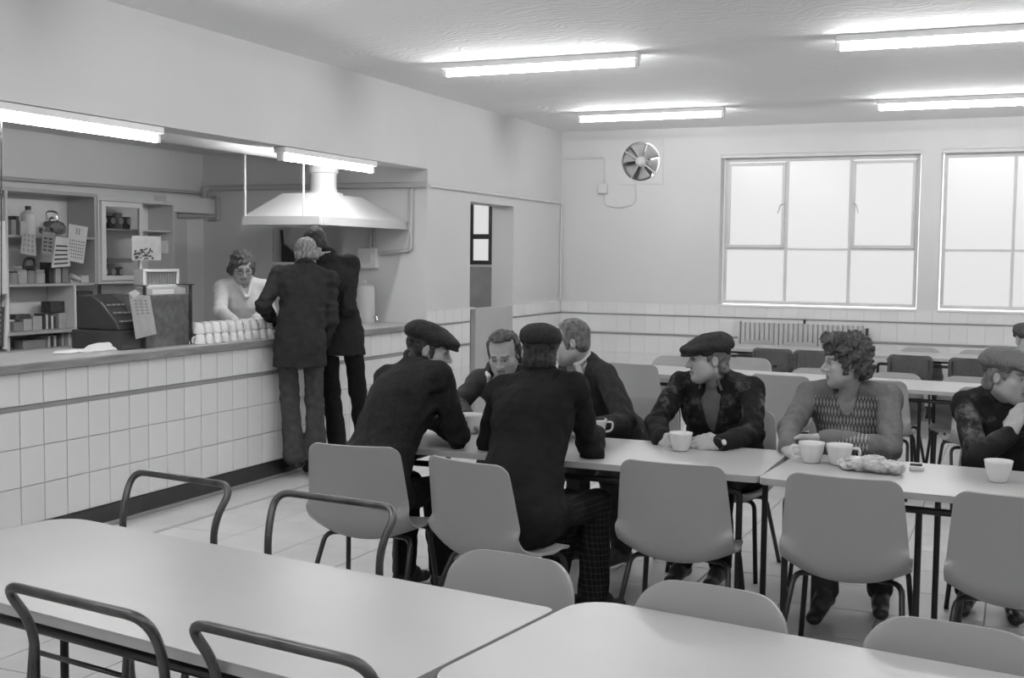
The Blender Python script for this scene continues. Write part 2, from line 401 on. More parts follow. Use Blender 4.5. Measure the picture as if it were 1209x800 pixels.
# ================================================================== chairs and tables
def shell_mesh(name, wt, R, m, H=.82):
    prof = [(-.270, H), (-.258, H-.07), (-.246, H-.15), (-.233, H-.23), (-.220, H-.31), (-.206, .452), (-.180, .412), (-.140, .392), (-.08, .392), (0, .401), (.08, .414), (.15, .428), (.195, .424), (.215, .408)]
    P = []
    for i in range(len(prof)-1):
        for k in range(3):
            t = k/3; P.append((prof[i][0]*(1-t)+prof[i+1][0]*t, prof[i][1]*(1-t)+prof[i+1][1]*t))
    P.append(prof[-1])
    for _ in range(2):
        Q = P[:]
        for i in range(1, len(P)-1): P[i] = ((Q[i-1][0]+2*Q[i][0]+Q[i+1][0])/4, (Q[i-1][1]+2*Q[i][1]+Q[i+1][1])/4)
    s = [0]
    for i in range(1, len(P)): s.append(s[-1]+math.hypot(P[i][0]-P[i-1][0], P[i][1]-P[i-1][1]))
    T = s[-1]
    # extra rows near the top for the rounded corners
    rows = sorted(set([round(v, 4) for v in s]+[R*(1-math.cos(a*PI/16)) for a in range(0, 9)]+[T-.07*(1-math.cos(a*PI/12)) for a in range(0, 7)]))
    def pos(d):
        for i in range(1, len(s)):
            if d <= s[i]+1e-6:
                t = (d-s[i-1])/max(1e-9, s[i]-s[i-1]); return P[i-1][0]*(1-t)+P[i][0]*t, P[i-1][1]*(1-t)+P[i][1]*t
        return P[-1]
    vs = []; fs = []; nu = 14
    for d in rows:
        y, z = pos(d); q = d/T
        bend = .42
        if q < bend: hw = wt+(.242-wt)*(q/bend)**.8
        elif q < .6: hw = .242
        else: hw = .242-.03*((q-.6)/.4)
        if d < R: hw -= R-math.sqrt(max(0, R*R-(R-d)**2))
        e = T-d
        if e < .07: hw -= .07-math.sqrt(max(0, .07**2-(.07-e)**2))
        back = max(0, min(1, (bend+.06-q)/.16)); seat = 1-back
        for k in range(nu+1):
            u = -1+2*k/nu; x = hw*u; c = abs(x/.24)**2.2
            yy = y+back*.056*c; zz = z+seat*c*(.022+.075*max(0, min(1, (.80-q)/.35)))*(1 if q < .85 else max(0, (1-q)/.15))
            vs.append((x, yy, zz))
    nr = len(rows)
    for i in range(nr-1):
        for k in range(nu): a = i*(nu+1)+k; fs.append((a, a+1, a+nu+2, a+nu+1))
    return MB().add(vs, fs).mesh(name, m, True)
SH = {}
def plastic_chair(label, x, y, rz, kind='A', group='plastic chairs', sz=1.0):
    """origin on the floor under the seat, facing local +y"""
    t = empty('plastic_chair', (x, y, 0), rz); t.scale = (1, 1, sz); tag(t, label, 'chair', group)
    if kind not in SH:
        wt, R, m = {'A': (.208, .045, M['plastic']), 'B': (.185, .075, M['plastic2'])}[kind]
        d = {'shell': shell_mesh('shell', wt, R, m, .82 if kind == 'A' else .80)}
        for s in (-1, 1):
            d['r', s] = MB().tube(arc([(s*.10, -.03, .386), (s*.205, -.075, .392), (s*.242, -.275, .002)], .045, 4), .0115, 8).mesh('leg', M['blackmetal'], True)
            d['f', s] = MB().tube(arc([(s*.13, .12, .402), (s*.200, .150, .402), (s*.232, .215, .002)], .045, 4), .0115, 8).mesh('leg', M['blackmetal'], True)
        d['rail'] = MB().tube([(-.10, -.03, .386), (.10, -.03, .386)], .0105, 8).tube([(-.13, .12, .402), (.13, .12, .402)], .0105, 8).tube([(0, -.03, .386), (0, .12, .402)], .0105, 8).mesh('seat_rail', M['blackmetal'], True)
        SH[kind] = d
    d = SH[kind]
    o = link('shell', d['shell'], t); sm = o.modifiers.new('thickness', 'SOLIDIFY'); sm.thickness = .011; sm.offset = 0
    b = o.modifiers.new('round', 'BEVEL'); b.width = .004; b.segments = 2; b.limit_method = 'ANGLE'; b.angle_limit = 1.0
    for s in (-1, 1):
        link('leg', d['r', s], t); link('leg', d['f', s], t)
    link('seat_rail', d['rail'], t)
    return t
D = math.radians
# around the tea drinkers' tables (backs towards the camera)
plastic_chair('grey plastic chair under the capped man seated nearest the counter', 2.37, 4.60, D(6), group='chairs at the tea table')
plastic_chair('grey plastic chair turned aside under the man in the black jacket', 3.06, 4.46, D(-17), group='chairs at the tea table')
plastic_chair('empty grey plastic chair tucked in opposite the man with the watch', 3.74, 4.80, D(1), group='chairs at the tea table')
plastic_chair('empty grey plastic chair in front of the young curly-haired man', 4.42, 4.79, D(-2), group='chairs at the tea table')
plastic_chair('empty grey plastic chair at the right border before the checked-cap man', 5.03, 4.69, D(-2), group='chairs at the tea table')
# far side of the tea tables
plastic_chair('grey plastic chair beneath the balding man facing the camera', 2.48, 6.16, D(178), group='chairs behind the tea table')
plastic_chair('grey plastic chair under the man in the dark pullover', 3.0, 6.38, D(178), group='chairs behind the tea table')
plastic_chair('grey plastic chair under the man with the watch', 3.60, 6.12, D(178), group='chairs behind the tea table')
plastic_chair('grey plastic chair under the young man in the patterned sweater', 4.22, 6.12, D(180), group='chairs behind the tea table')
plastic_chair('grey plastic chair under the man in the checked cap', 4.97, 6.06, D(178), group='chairs behind the tea table')
# chairs facing the camera beyond the long foreground table
plastic_chair('pale plastic chair pushed under the foreground table, leftmost of the three', 3.70, 2.74, D(172), 'B', 'chairs pushed under the foreground table')
plastic_chair('pale plastic chair pushed under the foreground table, middle of the three', 4.28, 2.66, D(172), 'B', 'chairs pushed under the foreground table')
plastic_chair('pale plastic chair pushed under the foreground table at the lower right corner', 4.86, 2.59, D(172), 'B', 'chairs pushed under the foreground table')
# far row: near side (backs to the camera) and far side
FR = D(-6)
for x, y, lb in ((2.26, 9.06, 'plastic chair back rising behind the man in the dark pullover'), (3.47, 8.71, 'plastic chair back between the man with the watch and the young man'),
                 (4.12, 8.70, 'plastic chair back just behind the right shoulder of the young man'), (4.78, 8.56, 'plastic chair angled behind the shoulder of the checked-cap man')):
    plastic_chair(lb, x, y, FR+(D(24) if x > 4.5 else 0), group='chairs along the middle row, near side')
for x, y, lb in ((2.25, 9.70, 'pale chair top beyond the middle row table, left of the flat cap'), (2.86, 9.86, 'pale chair top just right of the capped head with the watch'), (3.47, 9.52, 'low chair top left of the curly hair'),
                 (4.10, 9.46, 'low chair top right of the curly hair'), (4.64, 9.40, 'low chair top left of the checked cap')):
    plastic_chair(lb, x, y, FR+PI, 'B', 'chairs along the middle row, far side', .955 if x > 3 else 1)
plastic_chair('plastic chair under the man cut off by the right border', 5.16, 10.16, PI, 'B', 'chairs along the middle row, far side')
# last row, far side
for x, y, lb in ((2.38, 12.62, 'chair top against the left end of the radiator'), (2.83, 12.55, 'chair top in front of the radiator fins'), (4.06, 12.40, 'chair top beyond the last table under the window pillar'), (4.62, 12.32, 'chair top beyond the last table at the far right')):
    plastic_chair(lb, x, y, FR+PI, 'B', 'chairs along the last row, far side', .965)

# plywood-backed chairs along the last row
def ply_chair(label, x, y, rz):
    t = empty('plywood_chair', (x, y, 0), rz); tag(t, label, 'chair', 'plywood chairs along the last row')
    if 'ply' not in SH:
        d = {}
        rows = [(.545, .13), (.552, .165), (.572, .192), (.588, .2), (.612, .205), (.70, .205), (.745, .200), (.765, .185), (.775, .16)]
        vs = []; fs = []; us = [-1, -.85, -.6, -.30, 0, .30, .6, .85, 1]   # curved plywood panel with a hand slot
        for z, hw in rows:
            for u in us: vs.append((hw*u, -.225+.035*u*u, z))
        for i in range(len(rows)-1):
            for k in range(8):
                if i == 3 and 3 <= k <= 4: continue
                p = i*9+k; fs.append((p, p+1, p+10, p+9))
        d['back'] = MB().add(vs, fs).mesh('backrest', M['ply'])
        pl = MB().prism(rrect(-.2, .2, -.19, .2, .05), .435, .449)
        d['seat'] = pl.mesh('seat', M['ply'])
        for s in (-1, 1):
            d['r', s] = MB().tube(arc([(s*.17, -.205, .74), (s*.18, -.2, .44), (s*.21, -.26, 0)], .05, 3), .011, 8).mesh('leg', M['blackmetal'], True)
            d['f', s] = MB().tube(arc([(s*.18, -.2, .425), (s*.18, .15, .425), (s*.2, .2, 0)], .05, 3), .011, 8).mesh('leg', M['blackmetal'], True)
        SH['ply'] = d
    d = SH['ply']
    o = link('backrest', d['back'], t); sm = o.modifiers.new('thickness', 'SOLIDIFY'); sm.thickness = .012
    link('seat', d['seat'], t)
    for s in (-1, 1): link('leg', d['r', s], t); link('leg', d['f', s], t)
for x, y, lb in ((2.80, 11.87, 'dark plywood chair with a slotted back, nearest the flat cap'), (3.21, 11.83, 'dark plywood chair half hidden by the curly hair'),
                 (4.10, 11.72, 'dark plywood chair with a slotted back right of the curly hair'), (4.64, 11.62, 'dark plywood chair beside the checked cap')):
    ply_chair(lb, x, y, FR)

# tubular hoop chairs around the foreground table
def hoop_chair(label, x, y, rz):
    t = empty('tubular_chair', (x, y, 0), rz); tag(t, label, 'chair', 'tubular hoop-backed chairs')
    if 'hoop' not in SH:
        d = {}
        r = .0125
        d['hoop'] = MB().tube(arc([(-.225, -.20, .44), (-.225, -.20, .72), (-.250, -.27, .835), (.250, -.27, .835), (.225, -.20, .72), (.225, -.20, .44)], .085, 7), r, 10).mesh('back_hoop', M['steel'], True)
        for s in (-1, 1):
            d['r', s] = MB().tube([(s*.225, -.20, .45), (s*.23, -.22, .3), (s*.235, -.25, 0)], r, 10).mesh('leg', M['steel'], True)
            d['f', s] = MB().tube(arc([(s*.225, -.20, .425), (s*.225, .17, .425), (s*.23, .21, 0)], .05, 4), r, 10).mesh('leg', M['steel'], True)
        d['seat'] = MB().prism(rrect(-.225, .225, -.19, .23, .06), .436, .450).mesh('seat', M['ply'])
        d['st'] = MB().tube([(-.225, .185, .3), (.225, .185, .3)], .009, 8).mesh('stretcher', M['steel'], True)
        SH['hoop'] = d
    d = SH['hoop']
    link('back_hoop', d['hoop'], t); link('seat', d['seat'], t); link('stretcher', d['st'], t)
    for s in (-1, 1): link('leg', d['r', s], t); link('leg', d['f', s], t)
hoop_chair('tubular hoop-backed chair nearest the tiled counter, beyond the foreground table', 2.26, 3.09, D(172))
hoop_chair('tubular hoop-backed chair in front of the capped man on the left', 2.95, 3.01, D(174))
hoop_chair('tubular hoop-backed chair at the lower left corner of the picture', 3.08, 2.31, D(-8))
hoop_chair('tubular hoop-backed chair at the bottom edge, right of the corner one', 3.66, 2.26, D(-8))

# ------------------------------------------------------------------ tables
def long_table(label, x, y, rz, length, width, group, H=.73, legs=None, rad=.04, inset=.10):
    """origin on the floor under the table centre"""
    t = empty('canteen_table', (x, y, 0), rz); tag(t, label, 'table', group)
    a = length/2; b = width/2
    top = MB().prism(rrect(-a, a, -b, b, rad, 7), H-.004, H).build('tabletop', M['table'], t, bevel=.0015)
    MB().prism(rrect(-a+.001, a-.001, -b+.001, b-.001, rad, 7), H-.028, H-.004).build('edge_band', M['tedge'], t)
    for s in (-1, 1):
        yy = s*(b-.09)
        MB().tube([(-a+inset+.05, yy, H-.085), (a-inset-.05, yy, H-.085)], .0145, 10).build('rail', M['blackmetal'], t, True)
        for e in (-1, 1):
            MB().tube(arc([(e*(a-inset-.06), yy, H-.085), (e*(a-inset), yy, H-.085), (e*(a-inset), yy, 0)], .06, 6), .0145, 10).build('leg', M['blackmetal'], t, True)
        for lx in (legs or []):
            MB().tube([(lx, yy, H-.09), (lx, yy, 0)], .0135, 10).build('leg', M['blackmetal'], t, True)
    for e in (-1, 1):
        MB().tube([(e*(a-inset-.10), -b+.09, H-.060), (e*(a-inset-.10), b-.09, H-.060)], .012, 8).build('cross_rail', M['blackmetal'], t, True)
        MB().box(e*(a-inset-.10)-.015, e*(a-inset-.10)+.015, -b+.08, b-.08, H-.050, H-.027).build('bracket', M['blackmetal'], t)
    return t
FG = D(-8.6)
def along(x, y, rz, d, o): return x+d*math.cos(rz)-o*math.sin(rz), y+d*math.sin(rz)+o*math.cos(rz)
# foreground: far edge through (2.17,3.05) at FG
cx, cy = along(2.035, 3.075, FG, .9625, -.375)
long_table('long pale foreground table across the lower left', cx, cy, FG, 1.925, .75, 'foreground tables', rad=(.03, .11, .11, .03))
cx, cy = along(3.97, 2.915, FG, .955, -.375)
long_table('pale foreground table in the lower right corner', cx, cy, FG, 1.91, .75, 'foreground tables', rad=.11)
long_table('pale table with three teacups, where the two capped men on the near side sit', 3.10, 5.26, D(0), 1.86, .74, 'tea tables')
long_table('pale table with the crisp bag, before the young man in the patterned sweater', 4.05+.93, 5.17, D(-4), 1.86, .74, 'tea tables', legs=[-.30])
cx, cy = along(1.95, 9.04, FR, .93, .38)
long_table('middle row table behind the man in the dark pullover', cx, cy, FR, 1.86, .76, 'middle row tables')
cx, cy = along(1.95, 9.04, FR, 2.82, .38)
long_table('middle row table behind the young man and the checked-cap man', cx, cy, FR, 1.86, .76, 'middle row tables', legs=[-.4])
long_table('last row table in front of the radiator', 2.72, 12.40, D(-6), 1.75, .74, 'last row tables')
long_table('last row table under the right window', 4.60, 12.18, D(-6), 1.86, .74, 'last row tables')
# ================================================================== people: smooth implicit surfaces turned into meshes
def nrm(v): return np.asarray(v, float)/max(1e-9, np.linalg.norm(v))
class Field:
    def __init__(s): s.p = []
    def cone(s, a, b, ra, rb, k=.03, sq=None, op='u'):
        """tapered capsule; sq=(axis, ratio) flattens it along axis"""
        s.p.append(('c', np.asarray(a, float), np.asarray(b, float), ra, rb, k, sq, op)); return s
    def ell(s, c, r, R=None, k=.02, op='u'):
        s.p.append(('e', np.asarray(c, float), np.asarray(r, float), None if R is None else np.asarray(R, float), None, k, None, op)); return s
    def plane(s, c, n, k=.01):
        """cut everything on the side n points to"""
        s.p.append(('p', np.asarray(c, float), nrm(n), 0, 0, k, None, 's')); return s
    def mesh(s, h, disp=None):
        lo = np.full(3, 1e9); hi = -lo
        for q in s.p:
            if q[7] != 'u': continue
            if q[0] == 'c': r = max(q[3], q[4])+.01; lo = np.minimum(lo, np.minimum(q[1], q[2])-r); hi = np.maximum(hi, np.maximum(q[1], q[2])+r)
            else: r = (max(q[2])) + .01; lo = np.minimum(lo, q[1]-r); hi = np.maximum(hi, q[1]+r)
        lo -= 3*h; hi += 3*h
        n = np.ceil((hi-lo)/h).astype(int)+1
        ax = [lo[i]+h*np.arange(n[i]) for i in range(3)]
        F = np.full(n, .5, np.float32)
        for q in s.p:
            kind, k = q[0], q[5]
            if kind == 'c': r = max(q[3], q[4])+k+3*h; a = np.minimum(q[1], q[2])-r; b = np.maximum(q[1], q[2])+r
            elif kind == 'e': r = max(q[2])+k+3*h; a = q[1]-r; b = q[1]+r
            else: a = lo; b = hi
            i0 = np.clip(np.floor((a-lo)/h).astype(int), 0, n); i1 = np.clip(np.ceil((b-lo)/h).astype(int)+1, 0, n)
            if np.any(i1 <= i0): continue
            sl = tuple(slice(i0[i], i1[i]) for i in range(3))
            X = ax[0][sl[0]][:, None, None]; Y = ax[1][sl[1]][None, :, None]; Z = ax[2][sl[2]][None, None, :]
            if kind == 'p':
                d = (X-q[1][0])*q[2][0]+(Y-q[1][1])*q[2][1]+(Z-q[1][2])*q[2][2]
                d = -d
            elif kind == 'c':
                A, B, ra, rb, sq = q[1], q[2], q[3], q[4], q[6]
                px, py, pz = X-A[0], Y-A[1], Z-A[2]; ab = B-A; f = 1.0
                if sq is not None:
                    nx = nrm(sq[0]); L2 = ab@ab
                    t = np.clip((px*ab[0]+py*ab[1]+pz*ab[2])/max(L2, 1e-9), 0, 1)
                    qx, qy, qz = px-t*ab[0], py-t*ab[1], pz-t*ab[2]
                    dd = (qx*nx[0]+qy*nx[1]+qz*nx[2])*(1/sq[1]-1)
                    d = np.sqrt((qx+dd*nx[0])**2+(qy+dd*nx[1])**2+(qz+dd*nx[2])**2)-(ra+(rb-ra)*t); d = d*(.5+.5*sq[1])
                else:
                    t = np.clip((px*ab[0]+py*ab[1]+pz*ab[2])/max(ab@ab, 1e-9), 0, 1)
                    d = np.sqrt((px-t*ab[0])**2+(py-t*ab[1])**2+(pz-t*ab[2])**2)-(ra+(rb-ra)*t)
            else:
                px, py, pz = X-q[1][0], Y-q[1][1], Z-q[1][2]
                if q[3] is not None:
                    R = q[3]; px, py, pz = (px*R[0][0]+py*R[0][1]+pz*R[0][2], px*R[1][0]+py*R[1][1]+pz*R[1][2], px*R[2][0]+py*R[2][1]+pz*R[2][2])
                r = q[2]; k0 = np.sqrt((px/r[0])**2+(py/r[1])**2+(pz/r[2])**2); k1 = np.sqrt((px/r[0]**2)**2+(py/r[1]**2)**2+(pz/r[2]**2)**2)
                d = k0*(k0-1)/np.maximum(k1, 1e-6)
            cur = F[sl]
            if q[7] == 'u':
                hh = np.maximum(k-np.abs(cur-d), 0)/max(k, 1e-6); F[sl] = np.minimum(cur, d)-hh*hh*k*.25
            else:
                d = -d; hh = np.maximum(k-np.abs(cur-d), 0)/max(k, 1e-6); F[sl] = np.maximum(cur, d)+hh*hh*k*.25
        if disp is not None:
            near = np.abs(F) < .03; I = np.nonzero(near)
            P = np.stack([ax[0][I[0]], ax[1][I[1]], ax[2][I[2]]], 1); F[near] += disp(P).astype(np.float32)
        F[0] = F[-1] = .5; F[:, 0] = F[:, -1] = .5; F[:, :, 0] = F[:, :, -1] = .5
        return surface(F, lo, h)
def surface(F, lo, h):
    ins = F < 0; c = ins[:-1, :-1, :-1].astype(np.int8)
    off = [(i, j, k) for i in (0, 1) for j in (0, 1) for k in (0, 1)]
    n = [F.shape[i]-1 for i in range(3)]
    cnt = np.zeros(n, np.int8)
    for i, j, k in off: cnt += ins[i:i+n[0], j:j+n[1], k:k+n[2]]
    act = (cnt > 0) & (cnt < 8); I = np.nonzero(act); N = len(I[0])
    idx = np.full(n, -1, np.int64); idx[I] = np.arange(N)
    V = np.stack([F[I[0]+i, I[1]+j, I[2]+k] for i, j, k in off], 1)
    pos = np.zeros((N, 3)); num = np.zeros(N)
    for a in range(8):
        for b in range(a+1, 8):
            if sum(abs(off[a][t]-off[b][t]) for t in range(3)) != 1: continue
            cr = (V[:, a] < 0) != (V[:, b] < 0); va = V[cr, a]; vb = V[cr, b]; t = (va/(va-vb))[:, None]
            pos[cr] += np.array(off[a])*(1-t)+np.array(off[b])*t; num[cr] += 1
    pos = lo+h*(np.stack(I, 1)+pos/num[:, None])
    quads = []
    for ax in range(3):
        s0 = [slice(1, n[i]) for i in range(3)]; s0[ax] = slice(0, n[ax]); s1 = list(s0); s1[ax] = slice(1, n[ax]+1)
        a = ins[tuple(s0)]; b = ins[tuple(s1)]; E = np.nonzero(a != b); o = [E[i]+(1 if i != ax else 0) for i in range(3)]
        u, v = [(1, 2), (2, 0), (0, 1)][ax]
        def cell(du, dv):
            q = [o[0].copy(), o[1].copy(), o[2].copy()]; q[u] += du; q[v] += dv; return idx[q[0], q[1], q[2]]
        q = np.stack([cell(-1, -1), cell(0, -1), cell(0, 0), cell(-1, 0)], 1)
        fl = ~a[E]; q[fl] = q[fl][:, ::-1]
        quads.append(q[(q >= 0).all(1)])
    return pos, np.concatenate(quads)
def np_mesh(name, V, Q, m, tone=None):
    me = bpy.data.meshes.new(name); nv = len(V); nq = len(Q)
    me.vertices.add(nv); me.vertices.foreach_set('co', np.ascontiguousarray(V, dtype=np.float32).ravel())
    me.loops.add(nq*4); me.loops.foreach_set('vertex_index', Q.astype(np.int32).ravel())
    me.polygons.add(nq); me.polygons.foreach_set('loop_start', np.arange(0, nq*4, 4, dtype=np.int32)); me.polygons.foreach_set('loop_total', np.full(nq, 4, np.int32))
    me.polygons.foreach_set('use_smooth', np.ones(nq, bool)); me.update(); me.validate()
    if tone is not None:
        at = me.attributes.new('tone', 'FLOAT', 'POINT'); at.data.foreach_set('value', np.asarray(tone, np.float32))
    me.materials.append(m); return me
def wob(P, s, seed=0):
    """smooth pseudo noise, about -1..1"""
    r = np.random.RandomState(seed); out = 0
    for i in range(5):
        d = r.normal(size=3); d /= np.linalg.norm(d); f = s*(.7+.9*r.rand()); d2 = r.normal(size=3)
        out = out+np.sin(P@d*f+r.rand()*6.28+1.3*np.sin(P@d2*f*.5+r.rand()*6.28))
    return out/2.6
def tone_mat(name, g, rough=.6, bump=.1, bscale=90, spec=.35, extra=None):
    m, nt, b = new_mat(name); N = nt.nodes; L = nt.links
    b.inputs['Roughness'].default_value = rough; b.inputs['Specular IOR Level'].default_value = spec
    at = N.new('ShaderNodeAttribute'); at.attribute_name = 'tone'
    tc = N.new('ShaderNodeTexCoord'); n = N.new('ShaderNodeTexNoise'); n.inputs['Scale'].default_value = 40; n.inputs['Detail'].default_value = 4
    L.new(tc.outputs['Object'], n.inputs[0])
    mr = N.new('ShaderNodeMapRange'); mr.inputs[3].default_value = g*.82; mr.inputs[4].default_value = g*1.18; L.new(n.outputs[0], mr.inputs[0])
    mu = N.new('ShaderNodeMath'); mu.operation = 'MULTIPLY'; L.new(mr.outputs[0], mu.inputs[0]); L.new(at.outputs['Fac'], mu.inputs[1])
    L.new(mu.outputs[0], b.inputs['Base Color'])
    n2 = N.new('ShaderNodeTexNoise'); n2.inputs['Scale'].default_value = bscale; L.new(tc.outputs['Object'], n2.inputs[0])
    bp = N.new('ShaderNodeBump'); bp.inputs['Strength'].default_value = bump; bp.inputs['Distance'].default_value = .008; L.new(n2.outputs[0], bp.inputs['Height']); L.new(bp.outputs[0], b.inputs['Normal'])
    return m
SKIN = tone_mat('skin', .36, .5, .12, 130)
def cloth(name, g, var=.25, vs=14, bump=.25, bs=160, dirt=0.0):
    m = mat(name, g, .9, var, vs, bump, bs, spec=.18, detail=4)
    if dirt:
        nt = m.node_tree; N = nt.nodes; L = nt.links; b = N['Principled BSDF']
        src = b.inputs['Base Color'].links[0].from_socket
        tc = N.new('ShaderNodeTexCoord'); n = N.new('ShaderNodeTexNoise'); n.inputs['Scale'].default_value = 11; n.inputs['Detail'].default_value = 7; n.inputs['Roughness'].default_value = .68; n.inputs['Distortion'].default_value = .1
        L.new(tc.outputs['Object'], n.inputs[0])
        mr = N.new('ShaderNodeMapRange'); mr.inputs[1].default_value = .50; mr.inputs[2].default_value = .78; mr.inputs[3].default_value = 0; mr.inputs[4].default_value = dirt; L.new(n.outputs[0], mr.inputs[0])
        at = N.new('ShaderNodeAttribute'); at.attribute_name = 'tone'
        m2 = N.new('ShaderNodeMath'); m2.operation = 'MULTIPLY'; L.new(mr.outputs[0], m2.inputs[0]); L.new(at.outputs['Fac'], m2.inputs[1])
        ad = N.new('ShaderNodeMath'); ad.operation = 'ADD'; L.new(src, ad.inputs[0]); L.new(m2.outputs[0], ad.inputs[1]); L.new(ad.outputs[0], b.inputs['Base Color'])
    return m
def check_mat(name, g1, g2, sc, rough=.9, thin=.18):
    """woven check: two families of lines in object space"""
    m, nt, b = new_mat(name); N = nt.nodes; L = nt.links; b.inputs['Roughness'].default_value = rough; b.inputs['Specular IOR Level'].default_value = .2
    tc = N.new('ShaderNodeTexCoord'); sp = N.new('ShaderNodeSeparateXYZ'); L.new(tc.outputs['Object'], sp.inputs[0]); outs = []
    xy = N.new('ShaderNodeMath'); xy.operation = 'ADD'; L.new(sp.outputs[0], xy.inputs[0]); L.new(sp.outputs[1], xy.inputs[1])
    for src in (xy.outputs[0], sp.outputs[2]):
        a = N.new('ShaderNodeMath'); a.operation = 'MULTIPLY'; L.new(src, a.inputs[0]); a.inputs[1].default_value = sc
        f = N.new('ShaderNodeMath'); f.operation = 'FRACT'; L.new(a.outputs[0], f.inputs[0])
        l = N.new('ShaderNodeMath'); l.operation = 'LESS_THAN'; L.new(f.outputs[0], l.inputs[0]); l.inputs[1].default_value = thin; outs.append(l.outputs[0])
    ad = N.new('ShaderNodeMath'); ad.operation = 'ADD'; L.new(outs[0], ad.inputs[0]); L.new(outs[1], ad.inputs[1])
    mr = N.new('ShaderNodeMapRange'); mr.inputs[2].default_value = 2; mr.inputs[3].default_value = g1; mr.inputs[4].default_value = g2; L.new(ad.outputs[0], mr.inputs[0])
    n = N.new('ShaderNodeTexNoise'); n.inputs['Scale'].default_value = 120; L.new(tc.outputs['Object'], n.inputs[0])
    mu = N.new('ShaderNodeMath'); mu.operation = 'MULTIPLY'; L.new(mr.outputs[0], mu.inputs[0])
    m3 = N.new('ShaderNodeMapRange'); m3.inputs[3].default_value = .7; m3.inputs[4].default_value = 1.3; L.new(n.outputs[0], m3.inputs[0]); L.new(m3.outputs[0], mu.inputs[1]); L.new(mu.outputs[0], b.inputs['Base Color'])
    return m
def knit_mat(name, g, gl):
    """sweater: plain knit, with rows of pale lozenges where 'tone' is 1"""
    m, nt, b = new_mat(name); N = nt.nodes; L = nt.links; b.inputs['Roughness'].default_value = .95; b.inputs['Specular IOR Level'].default_value = .15
    tc = N.new('ShaderNodeTexCoord'); mp = N.new('ShaderNodeMapping'); mp.inputs['Scale'].default_value = (1, 1, 1); L.new(tc.outputs['Object'], mp.inputs[0])
    sp = N.new('ShaderNodeSeparateXYZ'); L.new(mp.outputs[0], sp.inputs[0])
    def math_(op, a, bb):
        x = N.new('ShaderNodeMath'); x.operation = op
        for i, q in enumerate((a, bb)):
            if q is None: continue
            if isinstance(q, (int, float)): x.inputs[i].default_value = q
            else: L.new(q, x.inputs[i])
        return x.outputs[0]
    px = math_('MULTIPLY', sp.outputs[0], 62.0); pz = math_('MULTIPLY', sp.outputs[2], 24.0)
    row = math_('FLOOR', pz, None); px2 = math_('ADD', px, math_('MULTIPLY', row, .5))
    fx = math_('ABSOLUTE', math_('SUBTRACT', math_('FRACT', px2, None), .5), None); fz = math_('ABSOLUTE', math_('SUBTRACT', math_('FRACT', pz, None), .5), None)
    los = math_('LESS_THAN', math_('ADD', math_('MULTIPLY', fx, 1.1), math_('MULTIPLY', fz, .6)), .40)
    at = N.new('ShaderNodeAttribute'); at.attribute_name = 'tone'
    msk = math_('MULTIPLY', los, at.outputs['Fac'])
    dark = math_('MULTIPLY', at.outputs['Fac'], -.35*g)
    n = N.new('ShaderNodeTexNoise'); n.inputs['Scale'].default_value = 60; L.new(tc.outputs['Object'], n.inputs[0])
    base = math_('ADD', math_('MULTIPLY', n.outputs[0], g*.5), g*.75)
    col = math_('ADD', math_('ADD', base, dark), math_('MULTIPLY', msk, gl)); L.new(col, b.inputs['Base Color'])
    bp = N.new('ShaderNodeBump'); bp.inputs['Strength'].default_value = .3; bp.inputs['Distance'].default_value = .006; n2 = N.new('ShaderNodeTexNoise'); n2.inputs['Scale'].default_value = 200; L.new(tc.outputs['Object'], n2.inputs[0]); L.new(n2.outputs[0], bp.inputs['Height']); L.new(bp.outputs[0], b.inputs['Normal'])
    return m
CL = dict(black=cloth('black_wool', .010, .3), dark=cloth('dark_tweed', .015, .35, 60), char=cloth('charcoal_cloth', .025, .3), dusty=cloth('dusty_donkey_jacket', .013, .3, dirt=.22),
          grey=cloth('grey_shirt', .13, .15), white=cloth('white_cotton', .62, .06), navy=cloth('navy_pullover', .028, .3, 50), cord=cloth('worn_cord_trousers', .055, .3, 20),
          cap=cloth('tweed_cap', .028, .35, 70), cap2=cloth('grey_tweed_cap', .07, .3, 70), shoe=mat('scuffed_black_leather', .018, .4, .4, 20, .2, 60), anorak=cloth('dark_anorak', .04, .3, 12),
          smock=cloth('white_overall', .56, .05, 12), jean=cloth('dark_denim', .03, .35, 24))
CL['plaid'] = check_mat('plaid_trousers', .010, .045, 38, thin=.2); CL['capcheck'] = check_mat('checked_cap', .10, .17, 105, thin=.35); CL['knit'] = knit_mat('patterned_sweater', .14, .22)
HAIR = {k: tone_mat('hair_'+k, g, .75, .5, 70, .3) for k, g in dict(dark=.03, grey=.20, brown=.06, light=.13, white=.30).items()}

